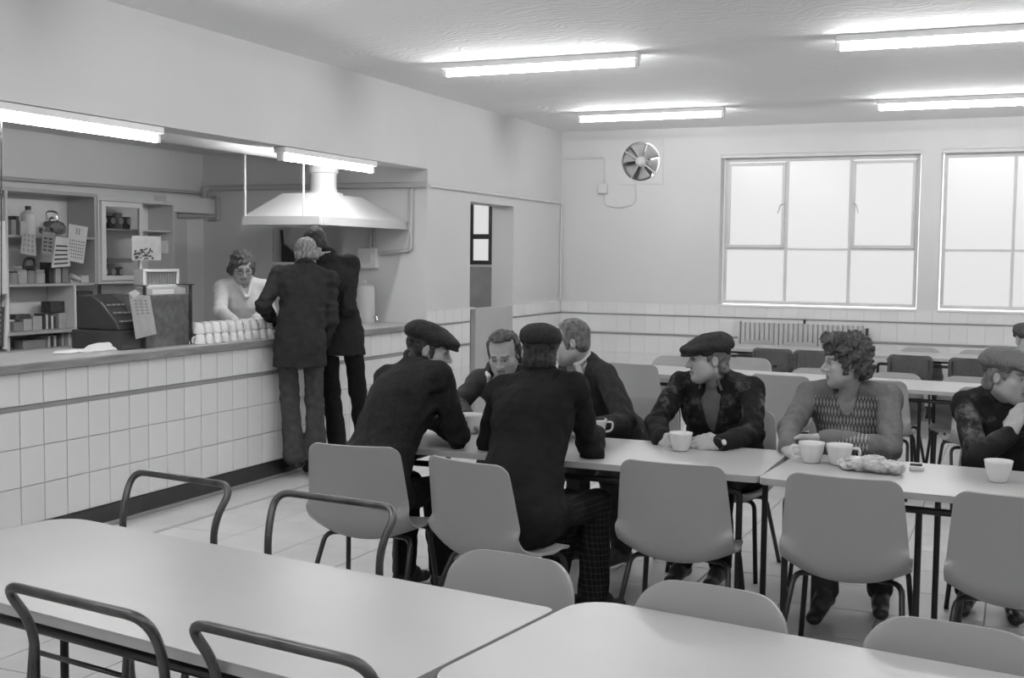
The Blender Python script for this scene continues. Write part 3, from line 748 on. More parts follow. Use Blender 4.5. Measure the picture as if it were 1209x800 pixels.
def head_frame(fwd, up):
    f = nrm(fwd); u = np.asarray(up, float); u = nrm(u-f*(u@f)); r = np.cross(f, u); return np.stack([r, f, u])   # rows: right, forward, up
def make_head(c, R, neck, stub=0.0, brow=.35, look=(0, 0)):
    """head with face; returns verts, quads, tone"""
    P = lambda r, f, u: c+R[0]*r+R[1]*f+R[2]*u
    F = Field()
    E = lambda p, r, k=.02, op='u', Q=None: F.ell(P(*p), r, R if Q is None else Q, k, op)
    C = lambda a, b, ra, rb, k=.015, op='u': F.cone(P(*a), P(*b), ra, rb, k, None, op)
    E((0, -.012, .038), (.077, .098, .084)); E((0, .028, -.03), (.060, .066, .086), .03)
    E((0, .060, -.094), (.030, .028, .022), .03)
    for s in (-1, 1):
        C((s*.054, 0, -.058), (s*.022, .064, -.096), .017, .016, .03)
        E((s*.046, .056, -.022), (.022, .022, .018), .025)
        E((s*.044, .045, -.06), (.02, .03, .03), .03)
    C((-.036, .080, .021), (.036, .080, .021), .0125, .0125, .018)
    C((0, .088, .014), (0, .113, -.027), .0075, .0125, .012)
    for s in (-1, 1): E((s*.0125, .098, -.033), (.009, .012, .008), .008)
    for s in (-1, 1): E((s*.031, .094, .000), (.019, .014, .011), .014, 's')
    for s in (-1, 1): E((s*.031, .073, .000), (.0135, .0135, .0125), .003)
    for s in (-1, 1): C((s*.018, .0865, .0075), (s*.046, .077, .0065), .0045, .0045, .006)
    C((-.019, .090, -.0565), (.019, .090, -.0565), .0065, .0065, .008); C((-.016, .089, -.069), (.016, .089, -.069), .0075, .0075, .008)
    C((-.024, .097, -.0625), (.024, .097, -.0625), .0032, .0032, .004, 's')
    for s in (-1, 1):
        E((s*.077, -.010, -.008), (.009, .017, .028), .008); E((s*.084, -.004, -.004), (.006, .009, .016), .006, 's')
    F.cone(P(0, -.022, -.06), neck, .053, .046, .03)
    V, Q = F.mesh(.0042)
    q = (V-c)@R.T; r, f, u = q[:, 0], q[:, 1], q[:, 2]; ar = np.abs(r)
    t = np.ones(len(V))
    t[(f > .062) & (ar > .011) & (ar < .052) & (u > .0215-.08*(ar-.03)) & (u < .0325-.10*(ar-.03))] = brow
    eye = (f > .066) & ((ar-.031)**2/.0125**2+(u)**2/.0065**2 < 1)
    t[eye] = 1.25; t[eye & ((r-.031*np.sign(r)-look[0]*.006)**2+(u-look[1]*.004)**2 < .0062**2)] = .10
    t[(f > .06) & ((ar-.031)**2/.016**2+(u-.0075)**2/.0028**2 < 1)] = .35
    lip = (f > .07) & (ar < .024) & (u < -.051) & (u > -.0765); t[lip] = .72; t[(f > .07) & (ar < .026) & (np.abs(u+.0625) < .0028)] = .28
    t[(f > .085) & (ar > .004) & (ar < .013) & (u < -.036) & (u > -.041)] = .35
    if stub: t[(u < -.035) & (f > 0) & (~lip)] *= 1-stub
    return V, Q, t
def hand_field(wr, d, n, side, curl=.5, thumb=.5, spread=.06, sc=1.12):
    """fingers along d, palm facing n; side=+1 right hand, -1 left hand"""
    d = nrm(d); n = nrm(np.asarray(n, float)-d*np.dot(n, d)); t = np.cross(d, n)*side   # t points to the thumb
    F = Field(); k = .010
    F.cone(wr-d*.004, wr+d*.012, .023, .026, .02, (n, .72))
    knuckles = []
    for i, o in enumerate((.030, .010, -.010, -.029)):
        kn = wr+d*(.092, .096, .091, .082)[i]+t*o-n*.002; knuckles.append(kn)
        F.cone(wr+d*.012+t*o*.6, kn, .0155, .0125, .014)
        L = (.043, .048, .044, .034)[i], (.026, .029, .027, .021)[i], (.020, .021, .020, .018)[i]
        p = kn; ang = 0; dd = nrm(d+t*spread*(1.5-i)*.6)
        for j in range(3):
            ang += curl*(.75, 1.0, .7)[j]
            v = dd*math.cos(ang)+n*math.sin(ang); q = p+v*L[j]
            F.cone(p, q, (.0098, .0088, .0080)[j]*(1 if i < 3 else .88), (.0088, .0080, .0068)[j]*(1 if i < 3 else .88), .004 if j else .008); p = q
    p = wr+d*.022+t*.024+n*.004; v = nrm(t*.75+d*.65+n*(.25+thumb*.4)); q = p+v*.042; F.cone(p, q, .0165, .0125, .014)
    v2 = nrm(t*(.35-thumb*.5)+d*.9+n*(.25+thumb*.5)); p2 = q+v2*.032; F.cone(q, p2, .0115, .0098, .006)
    v3 = nrm(t*(.15-thumb*.6)+d*.9+n*(.2+thumb*.5)); F.cone(p2, p2+v3*.024, .0098, .0078, .004)
    for i, q in enumerate(F.p): F.p[i] = (q[0], wr+(q[1]-wr)*sc, wr+(q[2]-wr)*sc, q[3]*sc, q[4]*sc)+q[5:]
    return F
def J(*a): return np.array(a, float)
def W(px, py, y): return np.array(at_px(px, py, y))
def person(label, j, top, trousers, hair=None, cap=None, shirt=None, shoes='shoe', stand=False, head=None, hands=None, hem=.10, fat=1.0, vneck=.0, collar=True, stub=0.0, hairstyle='short', capkw=None, tie=False, knit=False, flare=.06, legs=True, wrinkle=.006, seed=1, pocket=False, lapel=True, skin=None, burn=1.0, flap=1.0, rise=0.0, vw=1.0):
    """j: joints in world space (numpy). Body is one mesh (the person); clothes, hair and cap are its children"""
    org = np.array([j['pel'][0], j['pel'][1], 0.0])
    dn = (j['hd']-j['nek'])*.28
    for k_ in ('nek', 'shL', 'shR'): j[k_] = j[k_]+dn+J(0, 0, rise)
    up = nrm(j['nek']-j['pel']); rt = nrm(j['shR']-j['shL']); rt = nrm(rt-up*(rt@up)); fw = np.cross(up, rt)
    R = head_frame(*head)
    parts = [make_head(j['hd'], R, j['nek']-up*.02+fw*.018, stub, look=(0, -.4))]
    B = Field()
    B.cone(j['pel'], j['nek']-up*.12, .11, .12, .05, (fw, .6)); B.cone(j['nek']-up*.14, j['nek']+fw*.015, .06, .04, .03)
    for s in 'LR':
        B.cone(j['nek']-up*.08, j['sh'+s], .05, .045, .04); B.cone(j['sh'+s], j['el'+s], .040, .034, .02); B.cone(j['el'+s], j['wr'+s], .034, .025, .02)
        if legs: B.cone(j['hip'+s], j['kn'+s], .065, .045, .03); B.cone(j['kn'+s], j['an'+s], .045, .034, .02); B.cone(j['an'+s], (j['an'+s]+j['to'+s])/2-J(0, 0, .01), .028, .018, .02)
    V, Q = B.mesh(.016); parts.append((V, Q, np.ones(len(V))))
    for s in 'LR':
        if hands and s in hands:
            h = dict(hands[s]); V, Q = hand_field(j['wr'+s], h['d'], h['n'], 1 if s == 'R' else -1, h.get('curl', .5), h.get('thumb', .5)).mesh(.0038); parts.append((V, Q, np.full(len(V), 1.0)))
    VV = []; QQ = []; TT = []; n = 0
    for V, Q, t in parts: VV.append(V); QQ.append(Q+n); TT.append(t); n += len(V)
    body = link('person', np_mesh('person', np.concatenate(VV)-org, np.concatenate(QQ), skin or SKIN, np.concatenate(TT)), None, tuple(org))
    tag(body, label, 'person')
    def child(name, F, h, m, disp=None, tone=None, lab=None):
        V, Q = F.mesh(h, disp)
        if len(V) == 0: return
        t = np.zeros(len(V)) if tone is None else tone(V)
        o = link(name, np_mesh(name, V-org, Q, m, t), body)
        if lab: o['label'] = lab
        return o
    # ---- upper garment
    def torso(infl, arms=True, skirt=True):
        T = Field(); g = infl
        ch = j['nek']-up*.17; be = j['pel']+up*.13
        T.cone(j['pel'], be, .150*fat+g, .150*fat+g, .05, (fw, .74)); T.cone(be, ch, .150*fat+g, .158*fat+g, .06, (fw, .70))
        T.cone(ch, j['nek']-up*.07, .150*fat+g, .085+g, .05, (fw, .72))
        for s in 'LR':
            T.cone(j['nek']+up*.004, j['sh'+s]+up*.004, .050+g, .043+g, .035); T.cone(ch, j['sh'+s]-up*.03, .08+g, .052+g, .035)
            if arms:
                a, b, c_ = j['sh'+s], j['el'+s], j['wr'+s]; fd = nrm(c_-b)
                T.cone(a, b, .047+g, .043+g, .020); T.cone(b, c_-fd*.012, .042+g, .034+g, .014)
            if skirt and not stand:
                hd = nrm(j['kn'+s]-j['hip'+s]); T.cone(j['hip'+s], j['hip'+s]+hd*hem, .100+g, .090+g, .03)
        if skirt and not stand: T.cone(j['pel']+up*.10, j['pel']-up*.035-fw*.01, .150*fat+g, .165*fat+g, .04, (fw, .80)); T.plane(J(0, 0, .435), (0, 0, -1), .004)
        if skirt and stand:
            e = j['pel']-J(0, 0, 1)*hem; T.cone(j['pel'], e, .168*fat+g, .182*fat+g, .05, (fw, .72)); T.plane(e, (0, 0, -1), .004)
        return T
    def wr_disp(P):
        d = wob(P, 34, seed)*wrinkle*.7+wob(P, 80, seed+5)*wrinkle*.35
        for s in 'LR':   # folds gathering at elbows and armpits
            for c_, rad in ((j['el'+s], .12), (j['sh'+s]-up*.10, .11)):
                w_ = np.exp(-np.sum((P-c_)**2, 1)/(rad*rad)); ax_ = nrm(j['wr'+s]-j['sh'+s]); d = d+w_*np.sin(P@ax_*95+2*wob(P, 20, seed+9))*wrinkle*1.0
        return d
    T = torso(.012)
    neckc = j['nek']+up*.045
    T.cone(j['nek']+up*.045, j['nek']+up*.14, .046, .050, .008, None, 's')
    if vneck:
        v0 = j['nek']+up*.03+fw*.05; v1 = j['nek']-up*vneck+fw*.16
        T.cone(v0, v1, .052*vw, .006, .006, None, 's'); T.cone(v0+fw*.05, v1+fw*.04, .056*vw, .008, .006, None, 's')
    if lapel and not knit:   # turned collar and lapels as a raised roll
        ring = []
        for a in np.linspace(-2.2, 2.2, 9):
            ring.append(j['nek']+up*(.042+.032*math.cos(a))-fw*(math.cos(a)*.060-.010)+rt*math.sin(a)*.064)
        for a, b in zip(ring[:-1], ring[1:]): T.cone(a, b, .0165, .0165, .012)
        if vneck:
            v1 = j['nek']-up*(vneck-.02)+fw*.128
            for sgn, e in ((-1, ring[0]), (1, ring[-1])): T.cone(e, v1+rt*sgn*.012, .017, .012, .010)
    tn = None
    if knit:
        def tn(V):
            q = V-j['nek']; x = np.abs(q@rt); z = q@up; f_ = q@fw
            return ((x < .152) & (f_ > -.02) & (z < .0)).astype(float)
    elif isinstance(top, str) and top == 'dusty':
        def tn(V):
            d = np.minimum.reduce([np.linalg.norm(V-(j['sh'+s]*.55+j['el'+s]*.45), axis=1) for s in 'LR']); return np.clip(1.25-d/.20, 0, 1)
    gname = {'knit': 'sweater', 'navy': 'pullover', 'smock': 'overall', 'anorak': 'anorak'}.get(top, 'jacket')
    child(gname, T, .0088, CL[top], wr_disp, tn)
    if knit:   # ribbed neckband
        K = Field(); v1 = j['nek']-up*(vneck-.01)+fw*.118
        rp = [v1]+[j['nek']+up*(.020*math.cos(a)+.005)-fw*(math.cos(a)*.064-.012)+rt*math.sin(a)*.070 for a in np.linspace(-2.0, 2.0, 9)]+[v1]
        for a, b in zip(rp[:-1], rp[1:]): K.cone(a, b, .011, .011, .006)
        child('neckband', K, .005, CL['grey'])
    if shirt:
        T2 = torso(-.004, arms=False, skirt=False); T2.cone(j['nek']-up*.02, j['nek']+up*.12, .052, .052, .01, None, 's')
        child('shirt', T2, .0095, CL[shirt])
    if collar and shirt:
        K = Field()
        for sgn in (-1, 1):
            pts = [j['nek']+up*(.050+.010*math.cos(a))-fw*(math.cos(a)*.060-.010)+rt*sgn*math.sin(a)*.062 for a in np.linspace(0, 2.5, 7)]
            for a, b in zip(pts[:-1], pts[1:]): K.cone(a, b, .012, .012, .006)
            K.cone(pts[-1], pts[-1]-up*.055*flap+rt*sgn*.022*flap+fw*.016*flap, .012*flap, .007*flap, .006)
        child('shirt_collar', K, .005, CL[shirt])
    if tie:
        K = Field(); a = j['nek']+up*.02+fw*.075; K.cone(a, a-up*.03+fw*.012, .014, .011, .004); K.cone(a-up*.03+fw*.012, a-up*.20+fw*.06, .011, .024, .004, (fw, .4)); child('tie', K, .006, CL['black'])
    # ---- trousers and shoes
    if legs:
        T = Field(); T.cone(j['hipL'], j['hipR'], .086, .086, .03)
        if stand: T.cone(j['pel'], j['pel']+up*.06, .12, .12, .03, (fw, .72))
        for s in 'LR':
            kd = nrm(j['an'+s]-j['kn'+s])
            T.cone(j['hip'+s], j['kn'+s], .080, .066, .03); T.cone(j['kn'+s], j['an'+s]-kd*.02, .064, flare, .03); T.plane(j['an'+s]+J(0, 0, -.005), (0, 0, -1), .003) if False else None
        def tdisp(P):
            d = wob(P, 45, seed+3)*.004
            for s in 'LR': w_ = np.exp(-np.sum((P-j['kn'+s])**2, 1)/.012); d = d+w_*np.sin(P@nrm(j['an'+s]-j['hip'+s])*85)*.0035
            return d
        child('trousers', T, .010, CL[trousers], tdisp)
        for s in 'LR':
            F = Field(); a = j['an'+s]; t = j['to'+s]; d = nrm((t-a)*J(1, 1, 0)+1e-6); z0 = min(a[2], t[2])
            F.cone(a+J(0, 0, .02), a-d*.03-J(0, 0, .035), .038, .036, .02); F.cone(a-d*.03-J(0, 0, .035), t, .036, .036, .02, (J(0, 0, 1), .8)); F.cone(a+J(0, 0, -.005), (a+t)/2+J(0, 0, .01), .038, .035, .03)
            child('shoe', F, .008, CL[shoes])
    # ---- hair
    c = j['hd']; P = lambda r, f, u: c+R[0]*r+R[1]*f+R[2]*u
    if hair:
        F = Field(); amp = .0022; fr = 95
        if hairstyle == 'short':
            F.ell(P(0, -.020, .040), (.083, .098, .090), R); F.cone(P(-.05, -.06, -.03), P(.05, -.06, -.03), .038, .038, .03)
            F.ell(P(0, .115, -.035), (.075, .085, .105), R, .012, 's'); F.plane(P(0, -.05, -.070), -R[2], .02)
            for s in (-1, 1): F.cone(P(s*.068, .020, .02), P(s*.064, .024, -.030*burn), .011, .008, .010)
            for s in (-1, 1): F.ell(P(s*.084, -.008, -.012), (.016, .018, .027), R, .006, 's')
        elif hairstyle == 'curly':
            F.ell(P(0, -.018, .050), (.096, .108, .098), R); F.cone(P(-.055, -.07, -.035), P(.055, -.07, -.035), .045, .045, .03)
            F.ell(P(0, .055, .108), (.075, .05, .035), R, .03); F.ell(P(0, .125, -.040), (.072, .080, .108), R, .012, 's'); F.plane(P(0, -.05, -.085), -R[2], .02)
            for s in (-1, 1): F.cone(P(s*.076, .018, .02), P(s*.074, .022, -.045), .014, .010, .01)
            amp = .012; fr = 105
        elif hairstyle == 'balding':
            F.ell(P(0, -.034, .030), (.088, .088, .088), R); F.cone(P(-.05, -.06, -.05), P(.05, -.06, -.05), .042, .042, .03)
            for s in (-1, 1): F.cone(P(s*.078, -.010, .055), P(s*.086, -.034, -.06), .017, .022, .02)
            F.ell(P(0, .105, .066), (.050, .082, .056), R, .012, 's'); F.ell(P(0, .105, -.03), (.076, .095, .10), R, .010, 's'); F.ell(P(0, .012, .112), (.064, .062, .022), R, .015)
            amp = .004; fr = 120
        elif hairstyle == 'under_cap':
            F.ell(P(0, -.022, .030), (.082, .094, .080), R); F.cone(P(-.042, -.060, -.045), P(.042, -.060, -.045), .036, .036, .03)
            F.ell(P(0, .110, -.02), (.078, .092, .12), R, .010, 's'); F.plane(P(0, -.05, -.092), -R[2], .02)
            for s in (-1, 1): F.cone(P(s*.068, .020, .02), P(s*.064, .024, -.030*burn), .011, .008, .010)
            for s in (-1, 1): F.ell(P(s*.084, -.008, -.012), (.016, .018, .027), R, .006, 's')
        elif hairstyle == 'bob':
            F.ell(P(0, -.020, .040), (.094, .106, .098), R); F.cone(P(-.06, -.045, -.045), P(.06, -.045, -.045), .050, .050, .04)
            F.ell(P(0, .118, -.045), (.070, .085, .108), R, .015, 's'); F.plane(P(0, -.05, -.090), -R[2], .02)
            for s in (-1, 1): F.cone(P(s*.080, .02, .03), P(s*.080, .008, -.05), .020, .018, .02)
            amp = .006; fr = 80
        tn2 = lambda V: 1+.35*wob((V-c)@R.T*np.array([1.6, .7, .7]), 170, 3)
        child('hair', F, .0055, HAIR[hair], lambda P_: amp*wob(P_, fr, seed+20)+amp*.6*wob(P_, fr*2, seed+21), lambda V: np.clip(tn2(V), .3, 2))
    if cap:
        F = Field(); k = capkw or {}; tl = k.get('tilt', 0.0)
        cf = nrm(R[1]*math.cos(tl)-R[2]*math.sin(tl)); cu = nrm(R[2]*math.cos(tl)+R[1]*math.sin(tl)); Rc = np.stack([R[0], cf, cu]); cc = c-cu*k.get('drop', 0.0)
        P2 = lambda r, f, u: cc+Rc[0]*r+Rc[1]*f+Rc[2]*u
        F.ell(P2(0, -.018, .068), (.097, .122, .056), Rc); F.ell(P2(0, .062, .062), (.088, .080, .034), Rc, .03); F.ell(P2(0, -.035, .090), (.082, .088, .042), Rc, .03)
        F.plane(P2(0, 0, .038), -cu, .008)
        F.ell(P2(0, .088, .046), (.076, .054, .010), np.stack([Rc[0], nrm(cf-cu*.22), nrm(cu+cf*.22)]), .012)
        F.cone(P2(-.070, .040, .036), P2(-.055, -.085, .030), .013, .013, .01); F.cone(P2(.070, .040, .036), P2(.055, -.085, .030), .013, .013, .01); F.cone(P2(-.055, -.085, .030), P2(.055, -.085, .030), .013, .013, .01)
        child('cap', F, .006, CL[cap], lambda P_: .0025*wob(P_, 60, seed+30))
    return body, R, org, up, rt, fw, child
# ================================================================== the cast
def two_bone(a, c, l1, l2, pole):
    d = c-a; L = np.linalg.norm(d)
    if L > (l1+l2)*.995: c = a+d*((l1+l2)*.995/L); d = c-a; L = np.linalg.norm(d)
    u = d/L; x = (l1*l1-l2*l2+L*L)/(2*L); hgt = math.sqrt(max(l1*l1-x*x, 1e-6)); p = np.asarray(pole, float); p = nrm(p-u*(p@u)); return a+u*x+p*hgt, c
def rig(pel, nek, hd, rt, wrL, wrR, anL, anR, elL=None, elR=None, hrt=None, toe=None, poleL=None, poleR=None, knee=(0, 0, 1), sw=.180, knL=None, knR=None, toeL=None, toeR=None):
    pel, nek, hd = map(np.asarray, (pel, nek, hd)); up = nrm(nek-pel); rt = np.asarray(rt, float); rt = nrm(np.append(rt, 0) if len(rt) == 2 else rt); rt = nrm(rt-up*(rt@up))
    fw = np.cross(up, rt); h = nrm(np.append(np.asarray(hrt, float), 0)) if hrt is not None else nrm(rt*J(1, 1, 0)); hf = np.cross(J(0, 0, 1), h)
    j = dict(pel=pel, nek=nek, hd=hd); j['shL'] = nek-up*.035-rt*sw; j['shR'] = nek-up*.035+rt*sw
    for s, sg, wr, el, pole in (('L', -1, wrL, elL, poleL), ('R', 1, wrR, elR, poleR)):
        sh = j['sh'+s]; wr = np.asarray(wr, float)
        if el is None: el, wr = two_bone(sh, wr, .285, .255, pole if pole is not None else rt*sg*.8-J(0, 0, .8)-fw*.3)
        j['el'+s] = np.asarray(el, float); j['wr'+s] = wr
    for s, sg, an, kn, te in (('L', -1, anL, knL, toeL), ('R', 1, anR, knR, toeR)):
        hp = pel+h*sg*.095; j['hip'+s] = hp; an = np.asarray(an, float)
        if kn is None: kn, an = two_bone(hp, an, .44, .425, np.asarray(knee, float)+hf*.6)
        j['kn'+s] = np.asarray(kn, float); j['an'+s] = an; td = np.asarray(te if te is not None else (toe if toe is not None else hf[:2]), float); td = nrm(np.append(td[:2], 0)); j['to'+s] = an*J(1, 1, 0)+td*.155+J(0, 0, .035)
    return j
def px(x, y, X=None, Y=None):
    d = CF+CR*((x-604.5)/FPX)-CU*((y-400)/FPX); t = (X-CAM.x)/d.x if X is not None else (Y-CAM.y)/d.y; return np.array(CAM+d*t)
AN = .085
# --- A: capped man at the left end of the tea table, seen from behind, head in profile
j = rig(J(2.27, 4.66, .53), px(482, 446, Y=5.00), px(506, 413, Y=5.10), (.90, -.42), J(2.42, 5.42, .785), px(518, 500, Y=5.20), J(2.27, 5.06, AN), J(2.44, 5.14, AN),
        elR=px(541, 514, Y=4.98), hrt=(.97, -.2), knee=(0, .2, 1), sw=.19)
person('man in flat cap and dark jacket at the counter end of the tea table', j, 'dark', 'black', 'dark', 'cap', None, head=((.86, .38, -.22), (.1, .1, 1)), hairstyle='under_cap',
       hands={'L': dict(d=(.5, .8, -.1), n=(0, 0, -1), curl=.35), 'R': dict(d=(.3, .95, -.05), n=(-.3, 0, -1), curl=.35)}, seed=3, hem=.12, vneck=0, fat=1.15, capkw=dict(tilt=.05), wrinkle=.007)
# --- B: balding man facing the camera
j = rig(J(2.46, 6.40, .53), px(591, 451, Y=6.06), px(595, 417, Y=5.94), (-.97, .12), J(2.66, 5.62, .785), px(552, 494, Y=5.72), J(2.4, 5.85, AN), J(2.25, 5.8, AN), elR=px(541, 478, Y=5.95), knee=(0, -.4, 1))
person('balding man with long side hair in a dark anorak, looking down at the tea table', j, 'anorak', 'jean', 'brown', None, 'white', head=((.10, -.90, -.42), (0, -.3, 1)), hairstyle='balding', vneck=.10,
       hands={'L': dict(d=(-.4, -.8, -.1), n=(0, 0, -1), curl=.4), 'R': dict(d=(.75, -.55, -.05), n=(.2, .2, -1), curl=.45)}, seed=5, stub=.10)
# --- C: man seen from behind
j = rig(J(3.06, 4.60, .53), px(634, 463, Y=4.93), px(638, 416, Y=5.0), (.985, -.12), J(2.93, 5.42, .785), J(3.15, 5.36, .785), J(3.06, 5.0, AN), px(700, 706, Y=5.02), elL=px(577, 528, Y=5.02), elR=px(699, 536, Y=5.03),
        hrt=(.86, -.5), knR=px(704, 594, Y=5.10), sw=.185)
person('man in black jacket and plaid trousers with his back to the camera', j, 'black', 'plaid', 'dark', 'cap', 'white', head=((-.30, .93, -.15), (0, .1, 1)), hairstyle='under_cap',
       hands={'L': dict(d=(.3, .9, -.05), n=(0, 0, -1), curl=.4), 'R': dict(d=(-.5, .85, 0), n=(0, 0, -1), curl=.4)}, seed=8, hem=.16, fat=1.1, capkw=dict(tilt=-.08), wrinkle=.007, flare=.075)
# --- D: man leaning in behind C, pullover and white collar
j = rig(J(3.02, 6.36, .53), px(697, 440, Y=6.14), px(674, 404, Y=6.04), (-.74, .67), px(688, 508, Y=5.62), J(2.68, 5.75, .785), J(3.1, 5.95, AN), J(2.85, 5.9, AN), elL=px(738, 497, Y=5.86), hrt=(-.9, .4), knee=(0, -.4, 1))
person('man in a dark pullover and white shirt collar leaning across to talk', j, 'navy', 'jean', 'light', None, 'white', head=((-.92, -.34, -.24), (-.1, 0, 1)), hairstyle='short', vneck=.24, vw=1.7, lapel=False, flap=1.8,
       hands={'L': dict(d=(-.9, -.3, 0), n=(0, 0, -1), curl=.4), 'R': dict(d=(-.7, -.6, 0), n=(0, 0, -1), curl=.4)}, seed=11, wrinkle=.008)
# --- E: man with the watch
j = rig(J(3.60, 6.22, .53), px(846, 463, Y=6.0), px(837, 424, Y=5.90), (-.99, .10), px(851, 523, Y=5.50), px(781, 519, Y=5.54), J(3.66, 5.83, AN), J(3.47, 5.80, AN), elL=px(889, 512, Y=5.78), elR=px(775, 500, Y=5.80), knee=(0, -.4, 1), sw=.19, toe=(-.1, -1))
bE = person('stout man in flat cap, dusty jacket and wristwatch holding a teacup with both hands', j, rise=.02, top='dusty', trousers='black', hair='light', cap='cap', shirt='grey', head=((-.86, -.50, -.04), (0, 0, 1)), hairstyle='under_cap', vneck=.28, vw=1.45, fat=1.15,
       hands={'L': dict(d=(-.96, -.12, -.10), n=(.05, .75, -.6), curl=.42, thumb=.3), 'R': dict(d=(.72, -.62, -.10), n=(.55, .55, -.55), curl=.55, thumb=.4)}, seed=14, burn=.2, capkw=dict(tilt=.10), wrinkle=.006)
# wristwatch
wL, eL = j['wrL'], j['elL']; dd = nrm(wL-eL); wc = wL+dd*.022-bE[2]
mz = MB(); Mw = Vector(dd).to_track_quat('Z', 'Y').to_matrix().to_4x4()
mz.lathe([(.030, -.007), (.031, 0), (.030, .007)], 16, Mw, wc)
wo = mz.build('wristwatch', M['dark'], bE[0], True)
vd = nrm(np.array(CAM)-wL); vd = nrm(vd-dd*(vd@dd)); Md = Vector(vd).to_track_quat('Z', 'Y').to_matrix().to_4x4()
MB().lathe([(.014, -.003), (.014, .004), (.012, .006)], 16, Md, Vector(wc)+Vector(vd)*.033).build('watch_face', M['china'], wo, True)
# --- F: young man with curly hair
j = rig(J(4.27, 6.22, .53), px(1002, 472, Y=5.98), px(999, 428, Y=5.90), (-1, .04), px(972, 517, Y=5.62), px(930, 529, Y=5.56), J(4.45, 5.68, AN), J(4.23, 5.42, AN), elL=px(1051, 529, Y=5.72), elR=px(932, 506, Y=5.80), knee=(0, -.4, 1), sw=.19, toeL=(.12, -1), toeR=(-.15, -1))
person('young man with curly hair and a patterned V-neck sweater, looking left over folded arms', j, 'knit', 'jean', 'brown', None, None, head=((-.93, -.36, -.06), (0, 0, 1)), hairstyle='curly', vneck=.21, vw=1.15, knit=True, lapel=False,
       hands={'L': dict(d=(-.95, .1, -.05), n=(0, -.1, -1), curl=.35), 'R': dict(d=(.55, -.80, -.12), n=(.3, .2, -.9), curl=.55)}, seed=17, wrinkle=.005, hem=.06)
# --- G: man in the checked cap
j = rig(J(4.97, 6.18, .53), px(1183, 481, Y=6.0), px(1190, 444, Y=5.90), (-.97, -.22), J(5.22, 5.6, .785), px(1192, 512, Y=5.70), J(5.02, 5.86, AN), J(4.82, 5.88, AN), elR=px(1153, 541, Y=5.66), knee=(0, -.4, 1), sw=.172, toeL=(.1, -1), toeR=(-.1, -1))
person('man in a checked cap and stained dark jacket with his hand at his chin', j, 'dusty', 'black', 'light', 'capcheck', None, head=((.86, -.48, -.12), (0, 0, 1)), hairstyle='under_cap', fat=1.1, burn=.3, rise=.025,
       hands={'R': dict(d=(.35, .35, .87), n=(.5, .6, -.45), curl=.55, thumb=.2), 'L': dict(d=(-.6, -.8, 0), n=(0, 0, -1), curl=.4)}, seed=21, capkw=dict(tilt=-.10, drop=.0), wrinkle=.006)
# --- H: only the edge of a capped head at the right border, one table further back
hh = px(1213, 402, Y=9.95)
j = rig(J(5.16, 10.2, .53), hh+J(.02, .08, -.17), hh, (-.98, .1), J(5.3, 9.6, .79), J(5.0, 9.6, .79), J(5.2, 9.85, AN), J(5.05, 9.85, AN), knee=(0, -.4, 1))
person('man in a dark cap cut off by the right border, behind the checked cap', j, 'char', 'black', None, 'cap2', None, head=((.5, -.85, -.1), (0, 0, 1)), hairstyle='under_cap', seed=23, wrinkle=.004,
       hands={'L': dict(d=(-.3, -.9, 0), n=(0, 0, -1)), 'R': dict(d=(.3, -.9, 0), n=(0, 0, -1))})
# --- men standing at the counter
j = rig(px(354, 405, X=.22), px(360, 328, X=.17), px(361, 301, X=.12), (.80, .60), px(322, 379, X=-.16), px(380, 412, X=.24), px(348, 545, X=.13), px(374, 547, X=.25), elL=px(311, 361, X=.02), elR=px(391, 378, X=.36), knee=(-.5, .6, .0), sw=.185, toe=(-.85, .5))
person('grey-haired man in dark suit jacket leaning on the counter, nearer of the two customers', j, 'char', 'cord', 'grey', None, None, head=((-.62, .68, -.38), (-.2, .2, 1)), hairstyle='short', stand=True, hem=.17, seed=27, vneck=0,
       hands={'L': dict(d=(-.6, .6, -.3), n=(0, 0, -1)), 'R': dict(d=(-.5, .5, -.7), n=(-.5, -.5, 0))}, flare=.082, fat=1.0)
j = rig(px(401, 398, X=.30), px(391, 314, X=.24), px(371, 288, X=.12), (.74, .67), J(-.12, 7.85, 1.10), J(-.05, 8.25, 1.10), J(.22, 7.80, AN), J(.36, 7.98, AN), elR=px(411, 365, X=.42), knee=(-.5, .6, .0), toe=(-.85, .5), sw=.185)
person('taller dark-suited man at the counter, behind the grey-haired customer', j, 'dark', 'black', 'dark', None, 'white', head=((-.72, .55, -.42), (-.3, .3, 1)), hairstyle='short', stand=True, hem=.13, seed=31, flap=.3,
       hands={'L': dict(d=(-.7, .5, -.2), n=(0, 0, -1)), 'R': dict(d=(-.8, .4, -.2), n=(0, 0, -1))}, flare=.075)
# --- serving woman behind the counter
j = rig(J(-.82, 7.98, .90), px(287, 345, X=-.74), px(286, 315, X=-.68), (-.62, -.78), px(303, 377, X=-.50), px(276, 379, X=-.52), J(-.80, 7.85, AN), J(-.90, 7.98, AN), elR=px(260, 368, X=-.72), elL=px(318, 366, X=-.66), knee=(.5, -.6, 0), sw=.165, toe=(.7, -.7))
bW = person('serving woman in glasses and a white overall behind the counter', j, 'smock', 'black', 'brown', None, 'white', head=((.66, -.62, -.42), (.2, -.2, 1)), hairstyle='bob', stand=True, hem=.25, seed=35, vneck=.10, collar=False, rise=.02,
       hands={'L': dict(d=(-.2, -.9, -.1), n=(0, 0, -1)), 'R': dict(d=(.8, -.3, -.1), n=(0, 0, -1))}, wrinkle=.004)
R = bW[1]; c = j['hd']-bW[2]; P = lambda r, f, u: Vector(c+R[0]*r+R[1]*f+R[2]*u)
g = MB()
